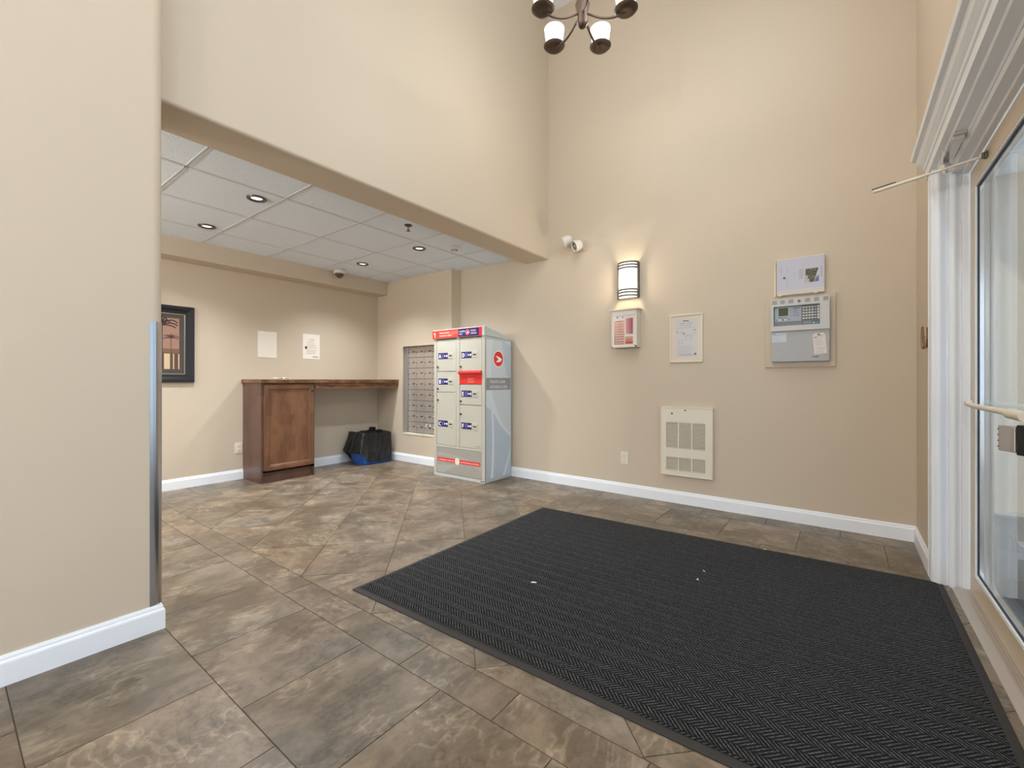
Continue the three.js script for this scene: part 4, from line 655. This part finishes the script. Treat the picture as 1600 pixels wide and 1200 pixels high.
{ // document holder above the panel
  const t = thing('document_holder', 'clear plastic holder with sideways printed cover sheet above the alarm panel', 'document holder', [-0.2555, 1.838, ZF]);
  const w = 0.1475, h = 0.135;
  obj('backing_tray', [bx(-w - 0.022, w + 0.002, -h - 0.004, h + 0.002, 0, 0.008, 0.003), bx(-w - 0.012, -w - 0.008, -h, h, 0.006, 0.026, 0.001)], M.cream, t);
  obj('binder_body', bx(-w, w, -h, h, 0.008, 0.036, 0.004), M.offWhite, t);
  panel('cover_sheet', -w + 0.004, w - 0.004, -h + 0.008, h - 0.004, 0.036, 0.001, print(600, 520, (g, W2, H2) => {
    g.fillStyle = '#c3c4d0'; g.fillRect(0, 0, W2, H2); g.fillStyle = '#cfc9c4'; g.fillRect(0, H2 - 60, W2, 60); g.fillStyle = '#a9aab8'; g.fillRect(46, 100, 8, 130); g.fillRect(126, 110, 9, 90); g.fillRect(128, 260, 7, 180); g.fillRect(220, 200, 6, 110); g.fillRect(262, 200, 5, 80);
    g.fillStyle = '#4a4a58'; g.beginPath(); g.arc(92, 278, 17, 0, 7); g.fill(); g.strokeStyle = '#8d8c98'; g.lineWidth = 3; for (const x of [290, 308, 326]) g.strokeRect(x, 176, 9, 140); g.fillStyle = '#9a96a0'; g.fillRect(566, 160, 8, 150);
    g.fillStyle = '#b9b3ad'; g.fillRect(356, 180, 180, 200); g.fillStyle = '#4a4b36'; g.fillRect(372, 180, 130, 96); g.beginPath(); g.moveTo(372, 180); g.lineTo(532, 180); g.lineTo(470, 380); g.lineTo(420, 380); g.fill(); for (let i = 0; i < 160; i++) { g.fillStyle = ['#33361f', '#6e6f52', '#8f8e70', '#2a2b22', '#9aa2b2'][i % 5]; g.fillRect(384 + 110 * rnd(), 186 + 150 * rnd(), 12, 5); } g.fillStyle = '#5e6ea6'; g.beginPath(); g.moveTo(536, 280); g.lineTo(536, 380); g.lineTo(474, 380); g.fill(); g.fillStyle = '#c3cbd6'; g.beginPath(); g.moveTo(536, 190); g.lineTo(536, 280); g.lineTo(505, 300); g.fill(); g.fillStyle = '#b89c4a'; g.fillRect(410, 330, 14, 40);
  }), t, 0.22);
  obj('clip', [bx(-w + 0.01, -w + 0.03, -h - 0.006, -h + 0.002, 0.02, 0.039, 0.002), bx(w - 0.062, w - 0.042, -h - 0.006, -h + 0.002, 0.02, 0.039, 0.002)], M.cream, t);
}
{ // oval plaque by the door casing
  const t = thing('oval_plaque', 'small dark red oval plaque with cream rope rim beside the door casing', 'plaque', [XR, 1.302, -3.352], -Math.PI / 2);
  const rim = new THREE.TorusGeometry(0.058, 0.007, 10, 36).scale(0.9, 1, 1).translate(0, 0, 0.022), pl = lathe([[0, 0.03], [0.035, 0.028], [0.056, 0.02], [0.058, 0.0], [0, 0.0]], 32).rotateX(Math.PI / 2).scale(0.9, 1, 1);
  obj('plaque_body', pl, std({ color: lin(0.13, 0.02, 0.012), roughness: 0.35 }), t); obj('rope_rim', rim, std({ color: lin(0.50, 0.36, 0.20), roughness: 0.6 }), t);
  obj('bead', Array.from({ length: 24 }, (_, i) => new THREE.SphereGeometry(0.006, 8, 6).translate(0.9 * 0.059 * Math.cos(i * Math.PI / 12), 0.059 * Math.sin(i * Math.PI / 12), 0.026)), std({ color: lin(0.20, 0.10, 0.05), roughness: 0.5 }), t);
}

// ---------------------------------------------------------------- ceiling fittings
const dl = (() => {
  const t = thing('recessed_downlight', '', 'downlight', [0, CH, 0], 0, 'recessed downlights in the alcove ceiling');
  obj('trim_ring', [lathe([[0.036, 0.010], [0.040, -0.004], [0.052, -0.010], [0.064, -0.008], [0.067, 0.001], [0.062, 0.003], [0.045, 0.003]], 36)], M.darkChrome, t);
  obj('lens', lathe([[0, -0.002], [0.030, -0.001], [0.0385, 0.002], [0.0385, 0.006], [0, 0.006]], 28), std({ color: lin(0.9, 0.9, 0.88), emissive: lin(1, 0.98, 0.94), emissiveIntensity: 1.6 }), t);
  return t;
})();
[[-3.447, -1.441, 'chrome ringed downlight nearest the beam and nearest the camera'], [-4.413, -1.439, 'chrome ringed downlight close to the fascia above the framed picture'], [-3.434, -2.98, 'chrome ringed downlight in front of the parcel locker, beside the sprinkler'], [-4.406, -2.981, 'chrome ringed downlight close to the dome camera']].forEach(([x, z, label], i) => {
  const o = i ? dl.clone() : dl; if (i) { o.name = numbered('recessed_downlight'); scene.add(o); } o.position.set(x, CH, z); o.userData = { ...dl.userData, label };
  const s = new THREE.SpotLight(lin(0.93, 0.975, 1.02), LAMP.downlight, 0, 1.1, 1, 2); s.position.set(x, CH - 0.014, z); s.target.position.set(x, 0, z); s.castShadow = true; s.shadow.radius = 1.9; scene.add(s, s.target);
});
{
  const t = thing('sprinkler', 'small bronze pendent fire sprinkler in the alcove ceiling', 'sprinkler', [-2.998, CH, -2.48]);
  obj('escutcheon', lathe([[0, 0.0], [0.034, 0.002], [0.033, -0.004], [0.018, -0.010], [0.010, -0.012], [0, -0.012]], 24), M.pewter, t); obj('frame_arms', [rod([0.008, -0.01, 0], [0.008, -0.042, 0], 0.0028), rod([-0.008, -0.01, 0], [-0.008, -0.042, 0], 0.0028), cyl(0.004, 0.006, 0.01, 10).translate(0, -0.043, 0)], M.pewter, t); obj('deflector', cyl(0.017, 0.017, 0.002, 20).translate(0, -0.049, 0), M.pewter, t);
}
{
  const t = thing('heat_detector', 'white round detector with dark slots near the beam', 'detector', [-3.12, CH, -3.165]);
  obj('detector_base', lathe([[0, 0.002], [0.044, 0.002], [0.044, -0.012], [0.040, -0.018], [0.032, -0.020], [0, -0.020]], 32), M.offWhite, t); obj('sensor_head', lathe([[0.030, -0.018], [0.030, -0.028], [0.026, -0.044], [0.018, -0.050], [0, -0.050]], 28), M.offWhite, t);
  obj('sensor_slot', Array.from({ length: 8 }, (_, i) => bx(-0.006, 0.006, -0.040, -0.030, 0.0265, 0.0305).rotateY(i * Math.PI / 4)), M.darkHole, t);
}
{
  const t = thing('dome_camera', 'white dome security camera with smoked bubble beside the fascia', 'security camera', [-4.885, CH, -2.985]);
  obj('camera_base', lathe([[0, 0.001], [0.070, 0.001], [0.070, -0.020], [0.064, -0.038], [0.054, -0.044], [0, -0.044]], 36), M.offWhite, t); obj('bubble', new THREE.SphereGeometry(0.051, 28, 20, 0, Math.PI * 2, Math.PI / 2, Math.PI / 2).translate(0, -0.046, 0), M.smoked, t);
}
{ // chandelier: five bronze dishes, each with a frosted glass cup
  const C = [-1.282, 3.262, -2.414], t = thing('chandelier', 'bronze five-arm chandelier hanging high in the lobby', 'chandelier', C), R = 0.26;
  obj('hub', lathe([[0, -0.05], [0.02, -0.045], [0.035, -0.02], [0.03, 0.03], [0.045, 0.09], [0.02, 0.16], [0.01, 0.3], [0, 0.3]], 24).translate(0, 0.02, 0), M.bronze, t); obj('rod', rod([0, 0.3, 0], [0, TOP - C[1] - 0.02, 0], 0.008), M.bronze, t); obj('canopy', lathe([[0, -0.04], [0.04, -0.035], [0.065, 0], [0, 0]], 24).translate(0, TOP - C[1], 0), M.bronze, t);
  const view = Math.atan2(-0.797, -0.603); for (let i = 0; i < 5; i++) {
    const a = view + Math.PI / 5 + i * 2 * Math.PI / 5, x = R * Math.cos(a), z = R * Math.sin(a);
    obj('arm', tube([[0.03 * Math.cos(a), 0.05, 0.03 * Math.sin(a)], [0.12 * Math.cos(a), 0.0, 0.12 * Math.sin(a)], [0.2 * Math.cos(a), -0.012, 0.2 * Math.sin(a)], [x, 0.008, z]], 0.007, 20, 8), M.bronze, t);
    obj('dish', lathe([[0, 0.0], [0.03, -0.004], [0.055, 0.003], [0.070, 0.018], [0.067, 0.021], [0.05, 0.010], [0, 0.008]], 32).translate(x, 0, z), M.bronze, t);
    obj('glass_cup', lathe([[0, 0.012], [0.035, 0.014], [0.055, 0.045], [0.062, 0.10], [0.066, 0.13], [0, 0.13]], 28).translate(x, 0, z), std({ color: lin(0.9, 0.88, 0.84), emissive: lin(1, 0.95, 0.87), emissiveIntensity: 1.4 }), t);
    const l = new THREE.PointLight(lin(0.97, 0.985, 1.0), LAMP.chandelier, 0, 2); l.position.set(C[0] + x, C[1] + 0.085, C[2] + z); l.castShadow = true; l.shadow.radius = 2.2; scene.add(l);
  }
}

// ---------------------------------------------------------------- entrance mat and scraps on it
{
  const m = thing('entrance_mat', 'large charcoal herringbone entrance mat with rubber border by the door', 'mat');
  const Q = [[-1.985, -1.283], [-2.003, -3.072], [0.413, -3.180], [0.410, -1.330]];          // near left, far left, far right, near right
  const P = (s, t) => { const a = 1 - s; return [a * ((1 - t) * Q[0][0] + t * Q[1][0]) + s * ((1 - t) * Q[3][0] + t * Q[2][0]), a * ((1 - t) * Q[0][1] + t * Q[1][1]) + s * ((1 - t) * Q[3][1] + t * Q[2][1])]; };
  const bs = 0.029 / 2.4, bt = 0.029 / 1.8, NX = 48, NZ = 36, hgt = 0.009;
  { const p = [], uv = [], I = []; for (let j = 0; j <= NZ; j++) for (let i = 0; i <= NX; i++) { const s = mix(bs, 1 - bs, i / NX), t = mix(bt, 1 - bt, j / NZ), [x, z] = P(s, t); p.push(x, hgt + 0.0015 + 0.0008 * vn(x * 5, z * 5, 4), z); uv.push(s * 2.4 / MATP, t * 1.8 / MATP); if (i < NX && j < NZ) { const a = j * (NX + 1) + i; I.push(a, a + 1, a + NX + 1, a + 1, a + NX + 2, a + NX + 1); } }
    const g = new THREE.BufferGeometry(); g.setAttribute('position', new THREE.Float32BufferAttribute(p, 3)); g.setAttribute('uv', new THREE.Float32BufferAttribute(uv, 2)); g.setIndex(I); g.computeVertexNormals(); obj('carpet_pile', g, M.pile, m, true); }
  const ring = [[0, 0, 0.001], [0.002, 0.003, 0.004], [0.2, 0.2, 0.0065], [1, 1, hgt], [1.08, 1.08, hgt]]; const quad = (k) => { const a = k * bs, b = k * bt; return [P(a, b), P(a, 1 - b), P(1 - a, 1 - b), P(1 - a, b)]; };
  const p = [], I = []; for (const [k, , y] of ring) for (const [x, z] of quad(k)) p.push(x, y, z); for (let r = 0; r + 1 < ring.length; r++) for (let i = 0; i < 4; i++) { const j = (i + 1) % 4, a = r * 4 + i, b = r * 4 + j; I.push(a, b, a + 4, b, b + 4, a + 4); } const g = new THREE.BufferGeometry(); g.setAttribute('position', new THREE.Float32BufferAttribute(p, 3)); g.setIndex(I); const gn = g.toNonIndexed(); gn.computeVertexNormals(); obj('rubber_border', gn, M.rubber, m);
}
[[-1.283, -1.884, 0.028, 'white paper scrap on the mat, the one nearest the mat near edge'], [-0.614, -2.435, 0.018, 'tiny white scrap in the middle of the mat, nearer of two'], [-0.613, -2.563, 0.014, 'tiny white scrap in the middle of the mat, farther of two'], [-0.389, -3.12, 0.02, 'white scrap at the far edge of the mat near the wall']].forEach(([x, z, s, label], n) => {
  const g = new THREE.PlaneGeometry(s, s * 0.45, 5, 4).rotateX(-Math.PI / 2), p = g.attributes.position; for (let i = 0; i < p.count; i++) { p.setY(i, 0.004 * vn(p.getX(i) * 300 + n, p.getZ(i) * 300, 6)); p.setX(i, p.getX(i) + 0.005 * (vn(i, n, 3) - 0.5)); } g.computeVertexNormals();
  const m = obj('paper_bit', g.rotateY(0.6 + n), std({ color: lin(0.75, 0.74, 0.70), roughness: 0.7, side: THREE.DoubleSide })); m.position.set(x, 0.0115, z); tag(m, label, 'paper scrap', 'white scraps on the mat');
});

renderer.render(scene, camera);
